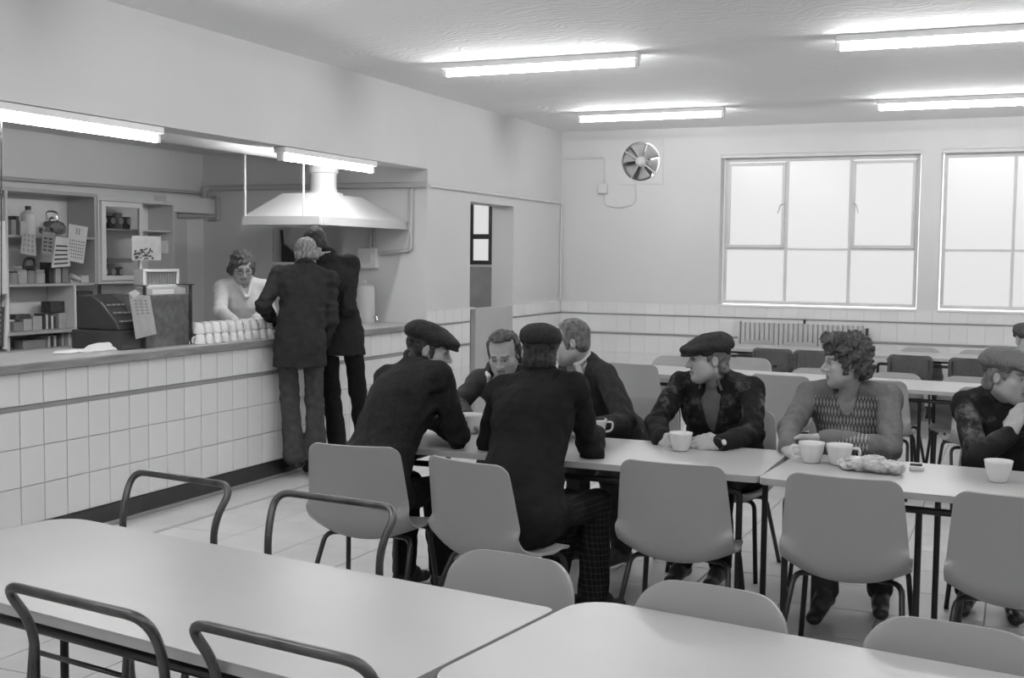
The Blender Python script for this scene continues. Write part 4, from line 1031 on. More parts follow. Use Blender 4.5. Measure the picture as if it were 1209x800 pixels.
for s in (-1, 1):
    ring = [P(s*.033+.024*math.cos(a), .100, -.002+.019*math.sin(a)) for a in np.linspace(0, 2*PI, 15)]
    g.tube(ring, .0022, 6, False); g.tube([P(s*.057, .100, .006), P(s*.080, .06, .006), P(s*.082, -.01, .002)], .002, 6)
g.tube([P(-.010, .101, .003), P(.010, .101, .003)], .002, 6)
g.build('glasses', M['dark'], bW[0], True)
# ================================================================== fittings and small things
def one(name, mb, m, label, cat, group=None, smooth=False, bevel=0, parent=None):
    o = mb.build(name, m, parent, smooth, bevel); return tag(o, label, cat, group)
# ---- extractor fan in the back wall
fx, fz, fr = .966, 2.75, .228
fan = empty('extractor_fan', (fx, YB, fz)); tag(fan, 'round extractor fan set in the back wall near the corner', 'fan')
n = 48; vs = []; fs = []
for yy in (-.012, .002):
    for k in range(n):
        a = 2*PI*k/n; c_, s_ = math.cos(a), math.sin(a); q = .262/max(abs(c_), abs(s_))
        vs += [(fr*c_, yy, fr*s_), (q*c_, yy, q*s_)]
for k in range(n):
    a = 2*k; b = 2*((k+1) % n); o_ = 2*n
    fs += [(a, b, b+1, a+1), (a+o_, a+o_+1, b+o_+1, b+o_), (a, a+o_, b+o_, b), (a+1, b+1, b+o_+1, a+o_+1)]
MB().add(vs, fs).build('mounting_plate', M['wall'], fan)
RY = Matrix.Rotation(PI/2, 4, 'X')
MB().lathe([(fr, .015), (fr+.012, .006), (fr+.012, -.01), (fr-.004, -.01), (fr-.004, .015), (fr, .015)], 40, RY, (0, 0, 0), False).build('rim', M['wframe'], fan, True)
vs = []; fs = []
for yy in (0, .22):
    for k in range(40): a = 2*PI*k/40; vs.append((fr*math.cos(a), yy, fr*math.sin(a)))
for k in range(40): fs.append((k, (k+1) % 40, 40+(k+1) % 40, 40+k))
MB().add(vs, fs).build('duct_sleeve', M['grey'], fan, True)
blade = None
for k in range(6):
    a = 2*PI*k/6+.35; vs = []; fs = []
    for i in range(7):
        r_ = .04+(fr-.02-.04)*i/6; wdt = .10+.45*(1-i/6)*.25
        for q, t in enumerate(np.linspace(-1, 1, 6)):
            th = t*.46*(.75+.25*i/6); y_ = .004-t*.035
            vs.append((r_*math.cos(th), y_, r_*math.sin(th)))
    for i in range(6):
        for q in range(5): b_ = i*6+q; fs.append((b_, b_+1, b_+7, b_+6))
    if blade is None: blade = MB().add(vs, fs).mesh('blade', M['grey'], True)
    o = link('blade', blade, fan); o.rotation_euler = (0, a, 0)
    sm = o.modifiers.new('t', 'SOLIDIFY'); sm.thickness = .004
MB().lathe([(.001, .085), (.03, .080), (.052, .062), (.062, .03), (.062, -.08)], 24, RY).build('motor_hub', M['cream'], fan, True)
for a in (2.6, 4.2, 5.6): MB().tube([(.05*math.cos(a), -.02, .05*math.sin(a)), (fr*math.cos(a), -.012, fr*math.sin(a))], .009, 8).build('strut', M['cream'], fan, True)
disc = [(-.17+.245*math.cos(2*PI*k/36), -.075+.245*math.sin(2*PI*k/36)) for k in range(36)]
MB().prism(disc, .20, .215, 'y').build('shutter', M['mid'], fan)
# conduit and switch box by the fan
one('switch_box', MB().box(.47, .575, YB-.05, YB, 2.385, 2.495), M['wall'], 'small square switch box on the back wall below the fan', 'switch', bevel=.006)
one('conduit', MB().tube(arc([(.012, YB-.012, 2.80), (.53, YB-.012, 2.80), (.53, YB-.012, 2.49)], .04), .011, 8), M['wall'], 'conduit running from the corner to the switch box', 'pipe', smooth=True)
one('flex_cable', MB().tube(arc([(.53, YB-.012, 2.39), (.54, YB-.012, 2.25), (.72, YB-.014, 2.22), (.90, YB-.012, 2.26), (.92, YB-.012, 2.36), (.90, YB-.014, 2.53)], .12), .007, 8), M['cream'], 'looping cable from the switch box up to the fan', 'cable', smooth=True)
# pipes on the left wall and in the kitchen
one('corner_pipe', MB().tube(arc([(.014, HEND+.02, 2.278), (.014, YB-.03, 2.278), (.014, YB-.03, 1.16)], .05), .013, 8).box(.0, .03, YB-.05, YB-.01, 1.14, 1.17), M['cream'], 'thin pipe along the long wall, turning down in the corner', 'pipe', smooth=True)
one('kitchen_pipe', MB().tube(arc([(0.01, HEND-.03, 2.285), (-2.40, HEND-.03, 2.285), (-2.44, HEND-.06, 2.285), (-2.44, HEND-.06, 2.02), (-2.44, 9.2, 2.00)], .06), .028, 8), M['pipe'], 'painted pipe along the top of the kitchen end wall', 'pipe', smooth=True)
one('kitchen_pipe', MB().tube(arc([(-.15, HEND-.03, 2.25), (-.15, HEND-.03, 1.69), (-.48, HEND-.03, 1.66)], .04), .018, 8), M['pipe'], 'vertical pipe beside the hood, bending to the electric box', 'pipe', smooth=True)
one('kitchen_pipe', MB().tube([(KX+.03, 5.0, 2.20), (KX+.03, 9.6, 2.235)], .018, 8), M['pipe'], 'long pipe above the shelves on the kitchen wall', 'pipe', smooth=True)
one('kitchen_pipe', MB().tube(arc([(-2.36, HEND-.03, 2.2), (-2.30, HEND-.03, 2.2), (-2.30, HEND-.03, 1.98), (-2.42, HEND-.03, 1.98)], .03), .014, 8), M['pipe'], 'short looped pipe in the kitchen corner', 'pipe', smooth=True)
struct('trim_9', MB().box(KX, KX+.14, 8.95, HEND, 2.03, 2.18), M['kwall'])
struct('trim_10', MB().box(KX, KX+.06, 8.92, 9.35, .9, 2.03), M['cream'])
eb = empty('electric_box', (-.60, HEND, 1.61)); tag(eb, 'electric box on the kitchen end wall under the hood', 'switch')
MB().box(-.10, .10, -.06, 0, -.09, .10).build('cover', M['kwall'], eb, bevel=.008)
MB().box(-.05, .05, -.075, -.058, -.04, .05).build('switch_plate', M['cream'], eb, bevel=.004)
MB().tube([(0.02, -.03, .1), (0.02, -.03, .28)], .014, 8).build('feed_pipe', M['pipe'], eb, True)
MB().tube([(.06, -.03, .12), (.06, -.03, .28)], .010, 8).build('feed_pipe', M['pipe'], eb, True)
# ---- cooker hood with flue and duct
hood = empty('cooker_hood', (-.57, 8.93, 1.88)); tag(hood, 'white pyramid extractor hood hanging over the serving counter', 'cooker hood')
def hp(x, y, z): return (x+.57, y-8.93, z-1.88)
b0 = [(-.95, 8.19), (-.20, 8.19), (-.20, HEND-.01), (-.95, HEND-.01)]; t0 = [(-.78, 8.52), (-.44, 8.52), (-.44, 9.25), (-.78, 9.25)]
MB().add([hp(x, y, 1.945) for x, y in b0]+[hp(x, y, 2.155) for x, y in t0], [(0, 1, 5, 4), (1, 2, 6, 5), (2, 3, 7, 6), (3, 0, 4, 7), (4, 5, 6, 7)]).build('canopy', M['hood'], hood)
lip = MB()
X0, X1, Y0, Y1 = -.95+.57, -.20+.57, 8.19-8.93, HEND-.01-8.93
lip.box(X0, X1, Y0-.006, Y0+.006, 0, .07).box(X0, X1, Y1-.006, Y1+.006, 0, .07).box(X0-.006, X0+.006, Y0+.006, Y1-.006, 0, .07).box(X1-.006, X1+.006, Y0+.006, Y1-.006, 0, .07)
o = lip.build('lip', M['hood'], hood)
MB().lathe([(.17, .27), (.17, .295), (.125, .30), (.115, .33), (.115, .46), (.135, .47), (.135, .52), (.115, .53), (.115, .60)], 24, None, (-.04, -.04, 0)).build('flue', M['cream'], hood, True)
MB().tube(arc([(-.04, -.04, .55), (-.04, -.04, .66), (-.04, -.32, .66), (-.04, -2.2, .66)], .1), .125, 20).build('duct', M['cream'], hood, True)
for xx in (-.93, -.36): MB().tube([hp(xx, 8.2, 1.94), hp(xx, 8.2, 2.62)], .009, 8).build('hanging_rod', M['white'], hood, True)
# ---- niche pan, urn
one('black_pan', MB().prism([(-1.62, 1.567), (-1.38, 1.567), (-1.62, 1.75)], HEND+.06, HEND+.10, 'y').tube([(-1.62, HEND+.08, 1.74), (-1.63, HEND+.08, 1.88)], .014), M['dark'], 'black triangular pan standing in the wall niche behind the customers', 'pan')
ur = empty('tea_urn', (-.50, 9.42, 1.022)); tag(ur, 'pale tea urn on the counter right of the customers', 'urn')
MB().lathe([(.085, 0), (.092, .01), (.092, .30), (.08, .34), (.04, .36), (.012, .365), (.012, .385), (.001, .39)], 24).build('body', M['cream'], ur, True)
MB().tube([(.09, 0, .06), (.13, 0, .06), (.13, 0, .03)], .011).build('tap', M['chrome'], ur, True)
# ---- radiator
rad = empty('radiator', (2.16, YB-.10, 0)); tag(rad, 'white column radiator under the window on the back wall', 'radiator')
fin = MB().prism(rrect(-.0235, .0235, -.055, .055, .018, 3), .12, .955).mesh('fin', M['radi'])
nf = 25
for k in range(nf): link('fin', fin, rad, (.05+k*(1.30/nf), 0, 0))
for zz in (.17, .91): MB().tube([(.02, 0, zz), (1.33, 0, zz)], .03, 10).build('header_pipe', M['radi'], rad, True)
MB().box(.0, .02, -.06, .06, .12, .97).build('end_panel', M['radi'], rad, bevel=.006)
MB().box(1.345, 1.375, -.03, .03, .78, .93).tube([(1.36, 0, 0), (1.36, 0, .85)], .012).build('valve', M['dark'], rad)
MB().lathe([(.012, 0), (.012, .03), (.02, .04), (.001, .05)], 10, None, (.70, .03, .955)).build('bleed_valve', M['dark'], rad)

# ---- open shelves on the kitchen wall
SX = -2.2
shf = empty('open_shelves', (KX, 5.5, 0)); tag(shf, 'open painted shelves on the kitchen wall, crowded with jars and packets', 'shelf')
def sp(name, x0, x1, y0, y1, z0, z1, m='shelf', bevel=.003):
    return MB().box(x0-KX, x1-KX, y0-5.5, y1-5.5, z0, z1).build(name, M[m], shf, bevel=bevel)
sp('top_board', KX, SX+.02, 5.5, 7.86, 2.10, 2.13); sp('shelf', KX, SX, 5.5, 7.84, 1.745, 1.765); sp('shelf', KX, SX, 5.5, 7.84, 1.36, 1.382)
sp('shelf', KX, SX+.06, 5.5, 8.05, .985, 1.01); sp('shelf', KX, SX, 5.5, 8.05, .845, .865); sp('divider', KX, SX, 7.84, 7.87, 1.36, 2.13); sp('divider', KX, SX, 7.60, 7.62, 1.01, 1.36, 'kwall')
MB().tube([(SX-KX, 6.89-5.5, .865), (SX-KX, 6.89-5.5, 2.11)], .014, 8).build('post', M['cream'], shf, True)
cab = empty('glazed_cabinet', (KX, 7.88, 1.37)); tag(cab, 'white glazed wall cabinet right of the open shelves', 'cabinet')
def cp(name, x0, x1, y0, y1, z0, z1, m='white', par=None): return MB().box(x0-KX, x1-KX, y0-7.88, y1-7.88, z0-1.37, z1-1.37).build(name, M[m], par or cab, bevel=.003)
cp('back', KX, KX+.01, 7.88, 8.87, 1.37, 2.11, 'kwall'); cp('side', KX, SX, 7.88, 7.90, 1.37, 2.11, 'cream'); cp('side', KX, SX, 8.85, 8.87, 1.37, 2.11, 'cream'); cp('top', KX, SX, 7.9, 8.85, 2.08, 2.11, 'cream'); cp('bottom', KX, SX, 7.9, 8.85, 1.37, 1.40, 'cream'); cp('shelf', KX, SX-.03, 7.9, 8.85, 1.83, 1.845, 'cream')
M['cabglass'] = mat('cabinet_glass', .9, .03); M['cabglass'].node_tree.nodes['Principled BSDF'].inputs['Transmission Weight'].default_value = 1.0
d1 = MB().box(.30, .325, .02, .07, .07, .66).box(.30, .325, .49, .53, .07, .66).box(.30, .325, .02, .53, .032, .07).box(.30, .325, .02, .53, .66, .705).build('sliding_door', M['white'], cab)
MB().box(.31, .315, .07, .49, .07, .66).build('pane', M['cabglass'], d1)
def shelf_at(px_, X): return px(px_, 300, X=X)[1]
def wbox(name, p0, p1, z0, z1, m, label, cat, X=-2.32, d=.10, group='jars and packets on the kitchen shelves', bevel=.003):
    y0, y1 = sorted((shelf_at(p0, X), shelf_at(p1, X))); return one(name, MB().box(X-d/2, X+d/2, y0, y1, z0, z1), M[m], label, cat, group, bevel=bevel)
def jar(name, p, z, r, h, m, label, cat, lid='dark', X=-2.32, neck=.6):
    y = shelf_at(p, X); t = empty(name, (X, y, z)); tag(t, label, cat, 'jars and packets on the kitchen shelves')
    MB().lathe([(r*.95, 0), (r, .01), (r, h*.72), (r*neck, h*.86), (r*neck, h*.88)], 16).build('body', M[m], t, True)
    MB().lathe([(r*neck*1.12, h*.87), (r*neck*1.12, h), (.001, h)], 14).build('lid', M[lid], t, True); return t
Z1, Z2, Z3, Z4 = 1.765, 1.382, 1.01, .865
jar('bottle', 34, Z1, .058, .235, 'cream', 'tall pale plastic bottle on the top shelf', 'bottle', neck=.35)
wbox('tin', 9, 14, Z1, Z1+.12, 'mid', 'small tin at the left end of the top shelf', 'tin'); wbox('tin', 14, 18, Z1, Z1+.15, 'dcard', 'dark narrow tin on the top shelf', 'tin'); wbox('carton', 19, 27, Z1, Z1+.11, 'card', 'pale carton left of the plastic bottle', 'box')
jg = empty('glass_jug', (-2.26, shelf_at(62, -2.26), Z1)); tag(jg, 'shiny lidded jug with a curved handle on the top shelf', 'jug')
MB().lathe([(.06, 0), (.10, .03), (.11, .07), (.085, .11), (.05, .125), (.05, .135), (.012, .15), (.001, .16)], 20).build('body', M['chrome'], jg, True)
MB().tube(arc([(0, -.05, .12), (0, -.06, .20), (0, .06, .20), (0, .05, .12)], .06, 6), .008).build('handle', M['chrome'], jg, True)
def sheet(name, quad, X, m, label, cat, mark=None, group=None):
    """thin hanging sheet from four pixels (top-left, top-right, bottom-right, bottom-left) on the plane x=X"""
    P = [Vector(px(a, b, X=X)) for a, b in quad]; t = .006
    o = one(name, MB().add(P+[p-Vector((t, 0, 0)) for p in P], [(0, 1, 2, 3), (7, 6, 5, 4), (0, 4, 5, 1), (1, 5, 6, 2), (2, 6, 7, 3), (3, 7, 4, 0)]), M[m], label, cat, group); return o, P
def lines(par, P, rows, cols, m, u0, u1, v0, v1, fu=.6, fv=.6, name='print', t=.002, skip=()):
    mb = MB()
    def at(u, v): return (P[0]*(1-u)+P[1]*u)*(1-v)+(P[3]*(1-u)+P[2]*u)*v+Vector((t, 0, 0))
    for i in range(rows):
        for k in range(cols):
            if (i, k) in skip: continue
            a = u0+(u1-u0)*k/cols; b = a+(u1-u0)/cols*fu; c_ = v0+(v1-v0)*i/rows; d_ = c_+(v1-v0)/rows*fv
            mb.add([at(a, c_), at(b, c_), at(b, d_), at(a, d_)], [(0, 1, 2, 3)])
    o = mb.build(name, M[m], par); o['kind'] = 'stuff'; return o
o, P = sheet('calendar', ((81.5, 264), (104, 268), (98.5, 311), (79, 307)), -2.14, 'paper', 'white wall calendar with a grid of dates hanging from the shelf', 'calendar')
lines(o, P, 6, 7, 'dcard', .08, .95, .42, .95, .45, .4); lines(o, P, 1, 2, 'mid', .38, .66, .08, .3, .5, .8)
o, P = sheet('packet', ((27, 274), (42, 277), (43, 302), (24, 299)), -2.14, 'card', 'printed packet hanging under the plastic bottle', 'packet', group='packets hanging from the shelf'); lines(o, P, 4, 3, 'mid', .1, .95, .05, .95, .5, .6)
o, P = sheet('packet', ((50, 273), (65, 275), (63, 301), (49, 299)), -2.14, 'mid', 'dark printed packet hanging below the shiny jug', 'packet', group='packets hanging from the shelf'); lines(o, P, 4, 2, 'dcard', .1, .95, .25, .95, .7, .5)
o, P = sheet('packet', ((66, 279), (81, 281), (83, 314), (61, 316)), -2.13, 'paper', 'striped stack of cards hanging left of the calendar', 'packet', group='packets hanging from the shelf'); lines(o, P, 5, 1, 'dcard', .08, .96, .27, 1.0, .9, .38)
# second shelf: jars
for k, (a, b, h, m_, lb) in enumerate(((9, 17, .10, 'mid', 'squat jar at the left end of the jar shelf'), (19, 28, .14, 'card', 'pale labelled jar, second on the jar shelf'), (30, 39, .12, 'mid', 'grey jar in the middle of the jar shelf'), (41, 49, .11, 'card', 'pale low jar on the jar shelf'))):
    jar('jar', (a+b)/2, Z2, .05, h, m_, lb, 'jar', 'cream' if k % 2 else 'dark', neck=.85)
one('black_strap', MB().tube(arc([Vector(px(28, 316, X=-2.25)), Vector(px(30, 305, X=-2.25)), Vector(px(40, 305, X=-2.25)), Vector(px(42, 315, X=-2.25)), Vector(px(28, 316, X=-2.25))], .03), .012), M['dark'], 'black looped strap lying on the jars', 'strap', smooth=True)
wbox('flask', 52, 57, Z2, Z2+.17, 'dark', 'dark upright flask beside the jars', 'flask'); wbox('carton', 60, 66, Z2, Z2+.12, 'card', 'small pale carton on the jar shelf', 'box'); wbox('carton', 68, 75, Z2, Z2+.15, 'mid', 'grey carton right of the pale one on the jar shelf', 'box')
wbox('carton', 78, 88, Z2, Z2+.05, 'paper', 'low white carton under the calendar', 'box'); wbox('paper_bundle', 90, 103, Z2, Z2+.06, 'paper', 'loose bundle of white papers at the end of the jar shelf', 'papers')
one('paper_roll', MB().tube([Vector(px(84, 325, X=-2.25)), Vector(px(93, 330, X=-2.25))], .02, 10), M['paper'], 'rolled paper leaning on the white bundle', 'paper roll', smooth=True)
# third shelf
wbox('carton', 9, 20, Z3, Z3+.07, 'mid', 'grey carton at the left of the lower shelf', 'box'); wbox('carton', 21, 31, Z3, Z3+.09, 'card', 'pale carton second on the lower shelf', 'box'); wbox('carton', 12, 30, Z3+.09, Z3+.13, 'dcard', 'dark flat carton lying across the pale cartons', 'box', d=.09); wbox('carton', 32, 43, Z3, Z3+.11, 'card', 'pale carton beside the striped packets', 'box')
for k in range(5): wbox('packet', 44.5+k*3.2, 47+k*3.2, Z3, Z3+.125-.006*k, 'dcard' if k % 2 == 0 else 'paper', ['black packet first', 'white packet second', 'black packet third', 'white packet fourth', 'black packet last'][k]+' in the striped row on the lower shelf', 'packet', group='striped packets on the lower shelf')
wbox('carton', 53, 75, Z3+.13, Z3+.22, 'dcard', 'dark wide carton balanced on the packets', 'box', X=-2.36); wbox('carton', 63, 73, Z3, Z3+.125, 'card', 'pale carton under the dark wide one', 'box', X=-2.34)
jar('bottle', 83, Z3, .055, .17, 'paper', 'white bottle with a narrow neck on the lower shelf', 'bottle', 'cream', neck=.35)
wbox('tin', 91, 111, Z3, Z3+.12, 'card', 'broad pale tin on the lower shelf', 'tin', X=-2.28); wbox('carton', 88, 102, Z3+.125, Z3+.165, 'dark', 'dark flat carton on the broad tin', 'box', X=-2.28); o = wbox('carton', 86, 104, Z3+.17, Z3+.30, 'dcard', 'dark printed carton under the calendar', 'box', X=-2.36)
o = wbox('carton', 112, 123, Z3, Z3+.14, 'dcard', 'black carton lettered ob at the right end of the lower shelf', 'box', X=-2.18, d=.06)
def text(par, s, loc, size, m, rot=None, ext=.001):
    cu = bpy.data.curves.new('lettering', 'FONT'); cu.body = s; cu.size = size; cu.extrude = ext; cu.align_x = 'CENTER'; cu.align_y = 'CENTER'
    ob = bpy.data.objects.new('lettering', cu); COL.objects.link(ob)
    dg = bpy.context.evaluated_depsgraph_get(); me = bpy.data.meshes.new_from_object(ob.evaluated_get(dg)); bpy.data.objects.remove(ob)
    me.materials.clear(); me.materials.append(M[m]); t = link('lettering', me, par); t.location = loc; t.rotation_euler = rot or (PI/2, 0, PI/2); return t
text(o, 'ob', (-2.149, shelf_at(118, -2.15), Z3+.06), .10, 'paper')
# lowest shelf
wbox('dark_bag', 20, 47, Z4, Z4+.07, 'mid', 'dark bag lying on the lowest shelf', 'bag', X=-2.28)
for k in range(4): wbox('notebook', 50+k*3.5, 52.6+k*3.5, Z4, Z4+.09, 'dcard' if k % 2 else 'paper', ['first', 'second', 'third', 'fourth'][k]+' notebook from the left on the lowest shelf', 'book', X=-2.28, group='notebooks on the lowest shelf')
for k in range(7): wbox('packet', 66+k*4, 69+k*4, Z4, Z4+.115-.004*(k % 3), ('card', 'mid', 'paper')[k % 3], ['first', 'second', 'third', 'fourth', 'fifth', 'sixth', 'seventh'][k]+' upright packet from the left beyond the notebooks', 'packet', X=-2.28, group='upright packets on the lowest shelf')
# cabinet contents: patterned tins behind the glass
for k in range(9):
    y = 7.97+.10*(k % 5); z = 1.845 if k < 5 else 1.40
    t = empty('patterned_tin', (-2.34, y, z)); tag(t, ['first', 'second', 'third', 'fourth', 'fifth'][k % 5]+' patterned tin from the left on the '+('upper' if k < 5 else 'lower')+' cabinet shelf', 'tin', 'tins behind the cabinet glass')
    MB().lathe([(.043, 0), (.043, .11+.03*(k % 2)), (.001, .112+.03*(k % 2))], 14).build('body', M['mid' if k % 2 else 'dcard'], t, True)
    MB().lathe([(.028, 0), (.028, .004), (.001, .005)], 12, Matrix.Rotation(PI/2, 4, 'Y'), (.042, 0, .07)).build('label_disc', M['paper'], t, True)
wbox('carton', 122, 152, 1.40+.15, 1.40+.19, 'card', 'pale flat carton laid over the lower tins', 'box', X=-2.36)
# ---- cash desk on the counter
bx0, bx1 = -.52, -.14
ya, yb = px(172, 400, X=-.14)[1], px(226, 400, X=-.14)[1]
dc = empty('display_box', (-.33, (ya+yb)/2, 1.022)); tag(dc, 'tall mottled wooden box with dark corner posts on the counter', 'box')
hw_ = (yb-ya)/2; zb = .34
M['mottle'] = mat('mottled_veneer', .10, .45, .55, 16, .05, 40, detail=6)
MB().box(-.18, .18, -hw_, hw_, 0, zb).build('panel', M['mottle'], dc, bevel=.004)
for sx in (-.185, .185):
    for sy in (-hw_, hw_): MB().box(sx-.008, sx+.008, sy-.008, sy+.008, 0, zb+.06).build('corner_post', M['dark'], dc)
for sy in (-hw_, hw_): MB().box(-.20, .20, sy-.03, sy+.02, zb+.06, zb+.066).build('finial', M['dark'], dc)
o = one('price_rail', MB().box(-.24, -.16, ya+.02, yb-.03, 1.022+zb, 1.022+zb+.045), M['card'], 'shallow tray with printed strip on top of the wooden box', 'tray', bevel=.003)
one('price_strip', MB().box(-.159, -.156, ya+.09, ya+.30, 1.022+zb+.004, 1.022+zb+.036), M['white'], 'white printed strip on the tray front', 'label')
sg = empty('radio', (-.28, (px(170, 318, X=-.24)[1]+px(211, 318, X=-.24)[1])/2, 1.022+zb+.046)); tag(sg, 'white-framed radio with a ribbed grille on the wooden box', 'radio')
gw = (px(211, 318, X=-.24)[1]-px(170, 318, X=-.24)[1])/2; gh = .12
MB().box(-.04, .03, -gw, gw, 0, gh).build('case', M['mid'], sg)
MB().box(.03, .045, -gw, gw, 0, .018).box(.03, .045, -gw, gw, gh-.018, gh).box(.03, .045, -gw, -gw+.018, .018, gh-.018).box(.03, .045, gw-.018, gw, .018, gh-.018).build('bezel', M['china'], sg, bevel=.003)
for k in range(11): MB().box(.03, .036, -gw+.03+k*(2*gw-.06)/11, -gw+.03+(k+.5)*(2*gw-.06)/11, .026, gh-.026).build('grille_bar', M['mid'], sg)
cs = empty('card_sign', (-.40, px(166, 327, X=-.40)[1], 1.022+zb)); tag(cs, 'printed picture card propped on a thin stand above the wooden box', 'sign')
z0 = 1.022+zb; A_ = px(155, 307, X=-.40); B_ = px(188, 279, X=-.40); yo = cs.location.y
MB().tube([(0, 0, 0), (0, 0, B_[2]-z0-.05)], .008).build('stand', M['cream'], cs, True)
MB().box(.006, .016, A_[1]-yo, B_[1]-yo, A_[2]-z0, B_[2]-z0).build('card', M['card'], cs)
lo_ = MB()
for k in range(60): a = random.uniform(A_[1]-yo+.005, B_[1]-yo-.09); c_ = random.uniform(A_[2]-z0+.002, A_[2]-z0+.075); lo_.box(.016, .0175, a, a+.014, c_, c_+.009)
o = lo_.build('print', M['dcard'], cs); o['kind'] = 'stuff'
MB().box(-.01, .0, B_[1]-yo-.02, B_[1]-yo+.09, A_[2]-z0+.05, B_[2]-z0-.03).build('back_card', M['mid'], cs)
# cash register
y0, y1 = px(122, 400, X=-.30)[1], px(168, 400, X=-.30)[1]
cr = empty('cash_register', (-.36, (y0+y1)/2, 1.022)); tag(cr, 'dark old cash register left of the wooden box', 'cash register'); h2 = (y1-y0)/2
MB().box(-.20, .20, -h2, h2, 0, .12).build('drawer_case', M['dark'], cr, bevel=.008)
MB().prism([(-.18, .12), (.17, .12), (.15, .17), (.02, .30), (-.06, .34), (-.18, .34)], -h2+.02, h2-.01, 'y').build('body', M['dark'], cr, bevel=.012)
for k in range(6):
    for i in range(3): MB().box(.145-.05*i, .16-.05*i, -h2+.05+k*(2*h2-.1)/6, -h2+.05+(k+.5)*(2*h2-.1)/6, .175+.05*i, .185+.05*i).build('key', M['mid'], cr)
MB().tube([(.0, h2-.01, .2), (.0, h2+.03, .2), (.06, h2+.03, .16)], .01).build('crank', M['steel'], cr, True)
# hanging bag on the corner of the box, leaflets, crumpled cloth
o, P = sheet('paper_bag', ((153, 347), (177, 349), (185, 394), (161, 400)), -.10, 'card', 'paper bag with a dark print hanging at the corner of the wooden box', 'bag'); lines(o, P, 5, 3, 'mid', .15, .9, .12, .5, .6, .5)
o, P = sheet('leaflet', ((153, 346), (160, 342), (166, 346), (157, 352)), -.09, 'paper', 'small white leaflet pinned above the paper bag', 'leaflet')
K = Field(); a_, b_ = px(72, 409, X=-.30), px(160, 404, X=-.22)
K.cone(J(a_[0], a_[1], 1.026), J(b_[0], b_[1], 1.026), .07, .05, .03, (J(0, 0, 1), .25)); K.cone(J(-.30, px(112, 405, X=-.30)[1], 1.03), J(-.26, px(128, 405, X=-.26)[1], 1.055), .06, .03, .03, (J(0, 0, 1), .6)); K.plane(J(0, 0, 1.0225), (0, 0, -1), .002)
V, Q = K.mesh(.009, lambda P_: .006*wob(P_, 60, 77)); o = link('crumpled_cloth', np_mesh('crumpled_cloth', V, Q, M['paper'])); tag(o, 'crumpled white cloth spread on the counter before the cash register', 'cloth')
# things hanging at the left border
o, P = sheet('notice_strip', ((-10, 262), (6, 260), (9, 346), (-8, 350)), -.08, 'paper', 'long white notice hanging at the left border of the hatch', 'notice')
o, P = sheet('striped_card', ((-12, 362), (7, 362), (5, 408), (-12, 410)), -.08, 'dcard', 'dark ribbed card rack at the left border above the counter', 'rack'); lines(o, P, 7, 1, 'mid', .1, .7, .05, .98, 1, .4)
MB().tube([Vector(px(8, 352, X=-.08)), Vector(px(6, 412, X=-.08))], .012).build('side_rail', M['cream'], o, True)
one('hanging_rod', MB().tube([Vector(px(1.5, 119, X=-.08)), Vector(px(1.5, 368, X=-.08))], .004), M['steel'], 'thin rod holding the notice at the left border', 'rod')

# ---- cups
ORD = ['first', 'second', 'third', 'fourth', 'fifth', 'sixth', 'seventh', 'eighth', 'ninth', 'tenth', 'eleventh', 'twelfth', 'thirteenth']
CUP = [(.001, .004), (.024, .004), (.025, 0), (.028, .004), (.036, .03), (.041, .058), (.0425, .066), (.0405, .066), (.037, .05), (.030, .018), (.001, .010)]
TEA = mat('tea', .10, .1)
cupm = MB().lathe(CUP, 24).mesh('cup', M['china'], True); hanm = MB().tube(arc([(.034, 0, .052), (.066, 0, .055), (.062, 0, .018), (.030, 0, .016)], .02, 4), .0045, 8).mesh('handle', M['china'], True); team = MB().lathe([(.001, .045), (.0365, .045)], 20).mesh('tea', TEA)
def cup(x, y, label, rz=0, z=.73, sc=1.0):
    t = empty('teacup', (x, y, z), rz); t.scale = (sc*1.32,)*3; tag(t, label, 'cup', 'teacups on the tea tables'); link('bowl', cupm, t); link('handle', hanm, t); link('tea', team, t); return t
cup(3.556, 5.400, 'white teacup held by the man with the watch', D(150)); cup(4.168, 5.35, 'white teacup nearest the cigarette hand of the young man', D(200), sc=1.05); cup(4.290, 5.345, 'white teacup touching the crisp bag', D(20), sc=1.05)
cup(4.942, 5.225, 'white teacup standing alone before the man in the checked cap', D(60), sc=1.02); cup(2.44, 5.45, 'white teacup between the two capped men and the balding man', D(250), sc=1.15); cup(3.045, 5.66, 'white teacup at the elbow of the man in the pullover', D(30))
sp_ = one('teaspoon', MB().tube([(3.560, 5.405, .745), (3.572, 5.43, .85)], .0028, 6), M['alu'], 'teaspoon standing in the cup held by the man with the watch', 'spoon', smooth=True)
sc_m = MB().lathe([(.001, .066), (.024, .066), (.025, .070), (.028, .066), (.036, .04), (.042, .006), (.0425, 0), (.040, 0), (.030, .05), (.001, .058)], 12).tube(arc([(.034, 0, .014), (.064, 0, .012), (.060, 0, .05), (.030, 0, .052)], .02, 2), .0045, 5).mesh('teacup', M['china'], True)
ya, yb = px(229, 400, X=-.10)[1], px(322, 395, X=-.10)[1]; nc = int((yb-ya)/.088)
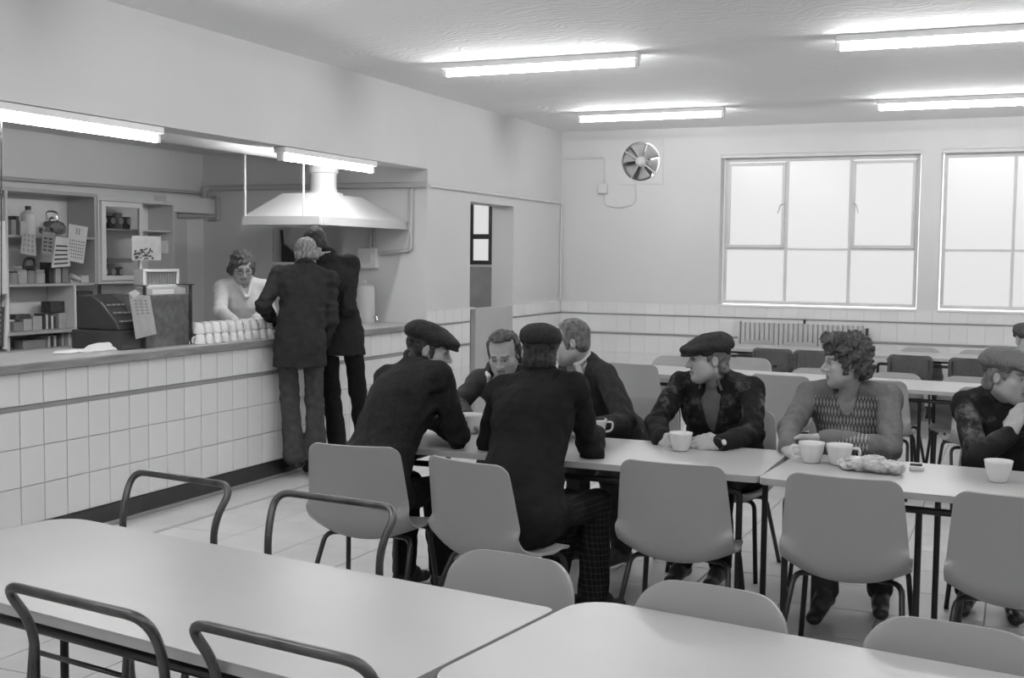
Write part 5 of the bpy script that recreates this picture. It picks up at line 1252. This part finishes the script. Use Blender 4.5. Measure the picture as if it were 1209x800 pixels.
for k in range(nc):
    for i in range(3):
        for q in range(2):
            if q == 1 and i == 2: continue
            o = link('teacup', sc_m, None, (-.085-.088*i-.03*q, ya+.045+.088*k+.03*q, 1.0225+.0705*q), random.choice((0, .3, 2.8, 3.4, 4.4)))
            if i == 0 and q == 0 and k == 0: o.rotation_euler.z = -1.9
            tag(o, ORD[k]+' upturned white teacup from the wooden box, '+('front', 'second', 'rear')[i]+' row of the '+('top' if q else 'bottom')+' layer', 'cup', 'upturned cups stacked on the counter')
one('cup_tray', MB().box(-.30, -.005, yb-.05, px(345, 392, X=-.1)[1], 1.0225, 1.040), M['dark'], 'dark tray on the counter edge beside the stacked cups', 'tray', bevel=.004)
gl = MB().lathe([(.024, 0), (.030, .09), (.028, .09), (.022, .006), (.001, .006)], 14).mesh('sugar_glass', M['chrome'], True)
o = link('sugar_glass', gl, None, (-.35, px(310, 385, X=-.35)[1], 1.0225)); tag(o, 'shiny sugar glass at the serving hand of the woman', 'glass')
# ---- crisp bag, cigarettes
K = Field(); K.cone(J(4.37, 5.24, .757), J(4.53, 5.21, .757), .060, .052, .03, (J(0, 0, 1), .55)); K.cone(J(4.34, 5.26, .750), J(4.32, 5.27, .750), .045, .03, .03, (J(0, 0, 1), .55)); K.ell(J(4.45, 5.215, .775), J(.06, .045, .03), None, .03); K.plane(J(0, 0, .7315), (0, 0, -1), .002)
M['foil'] = mat('printed_crisp_bag', .52, .3, .45, 28, .5, 70, detail=2)
V, Q = K.mesh(.0045, lambda P_: .010*np.abs(wob(P_, 75, 88))-.004+.004*np.abs(wob(P_, 170, 89))); o = link('crisp_bag', np_mesh('crisp_bag', V, Q, M['foil'])); tag(o, 'crumpled pale crisp bag on the table before the young man', 'bag')
one('matchbox', MB().box(4.585, 4.645, 5.33, 5.365, .731, .747), M['paper'], 'small white matchbox beside the crisp bag', 'matchbox', bevel=.002)
one('lighter', MB().box(4.585, 4.635, 5.375, 5.39, .731, .755), M['dark'], 'dark lighter behind the matchbox', 'lighter', bevel=.003)
cg = px(953, 541, Y=5.42); one('cigarette', MB().tube([tuple(cg+J(-.03, .03, .012)), tuple(cg+J(.035, -.02, .0))], .0042, 8), M['paper'], 'cigarette in the fingers of the young man', 'cigarette', smooth=True)
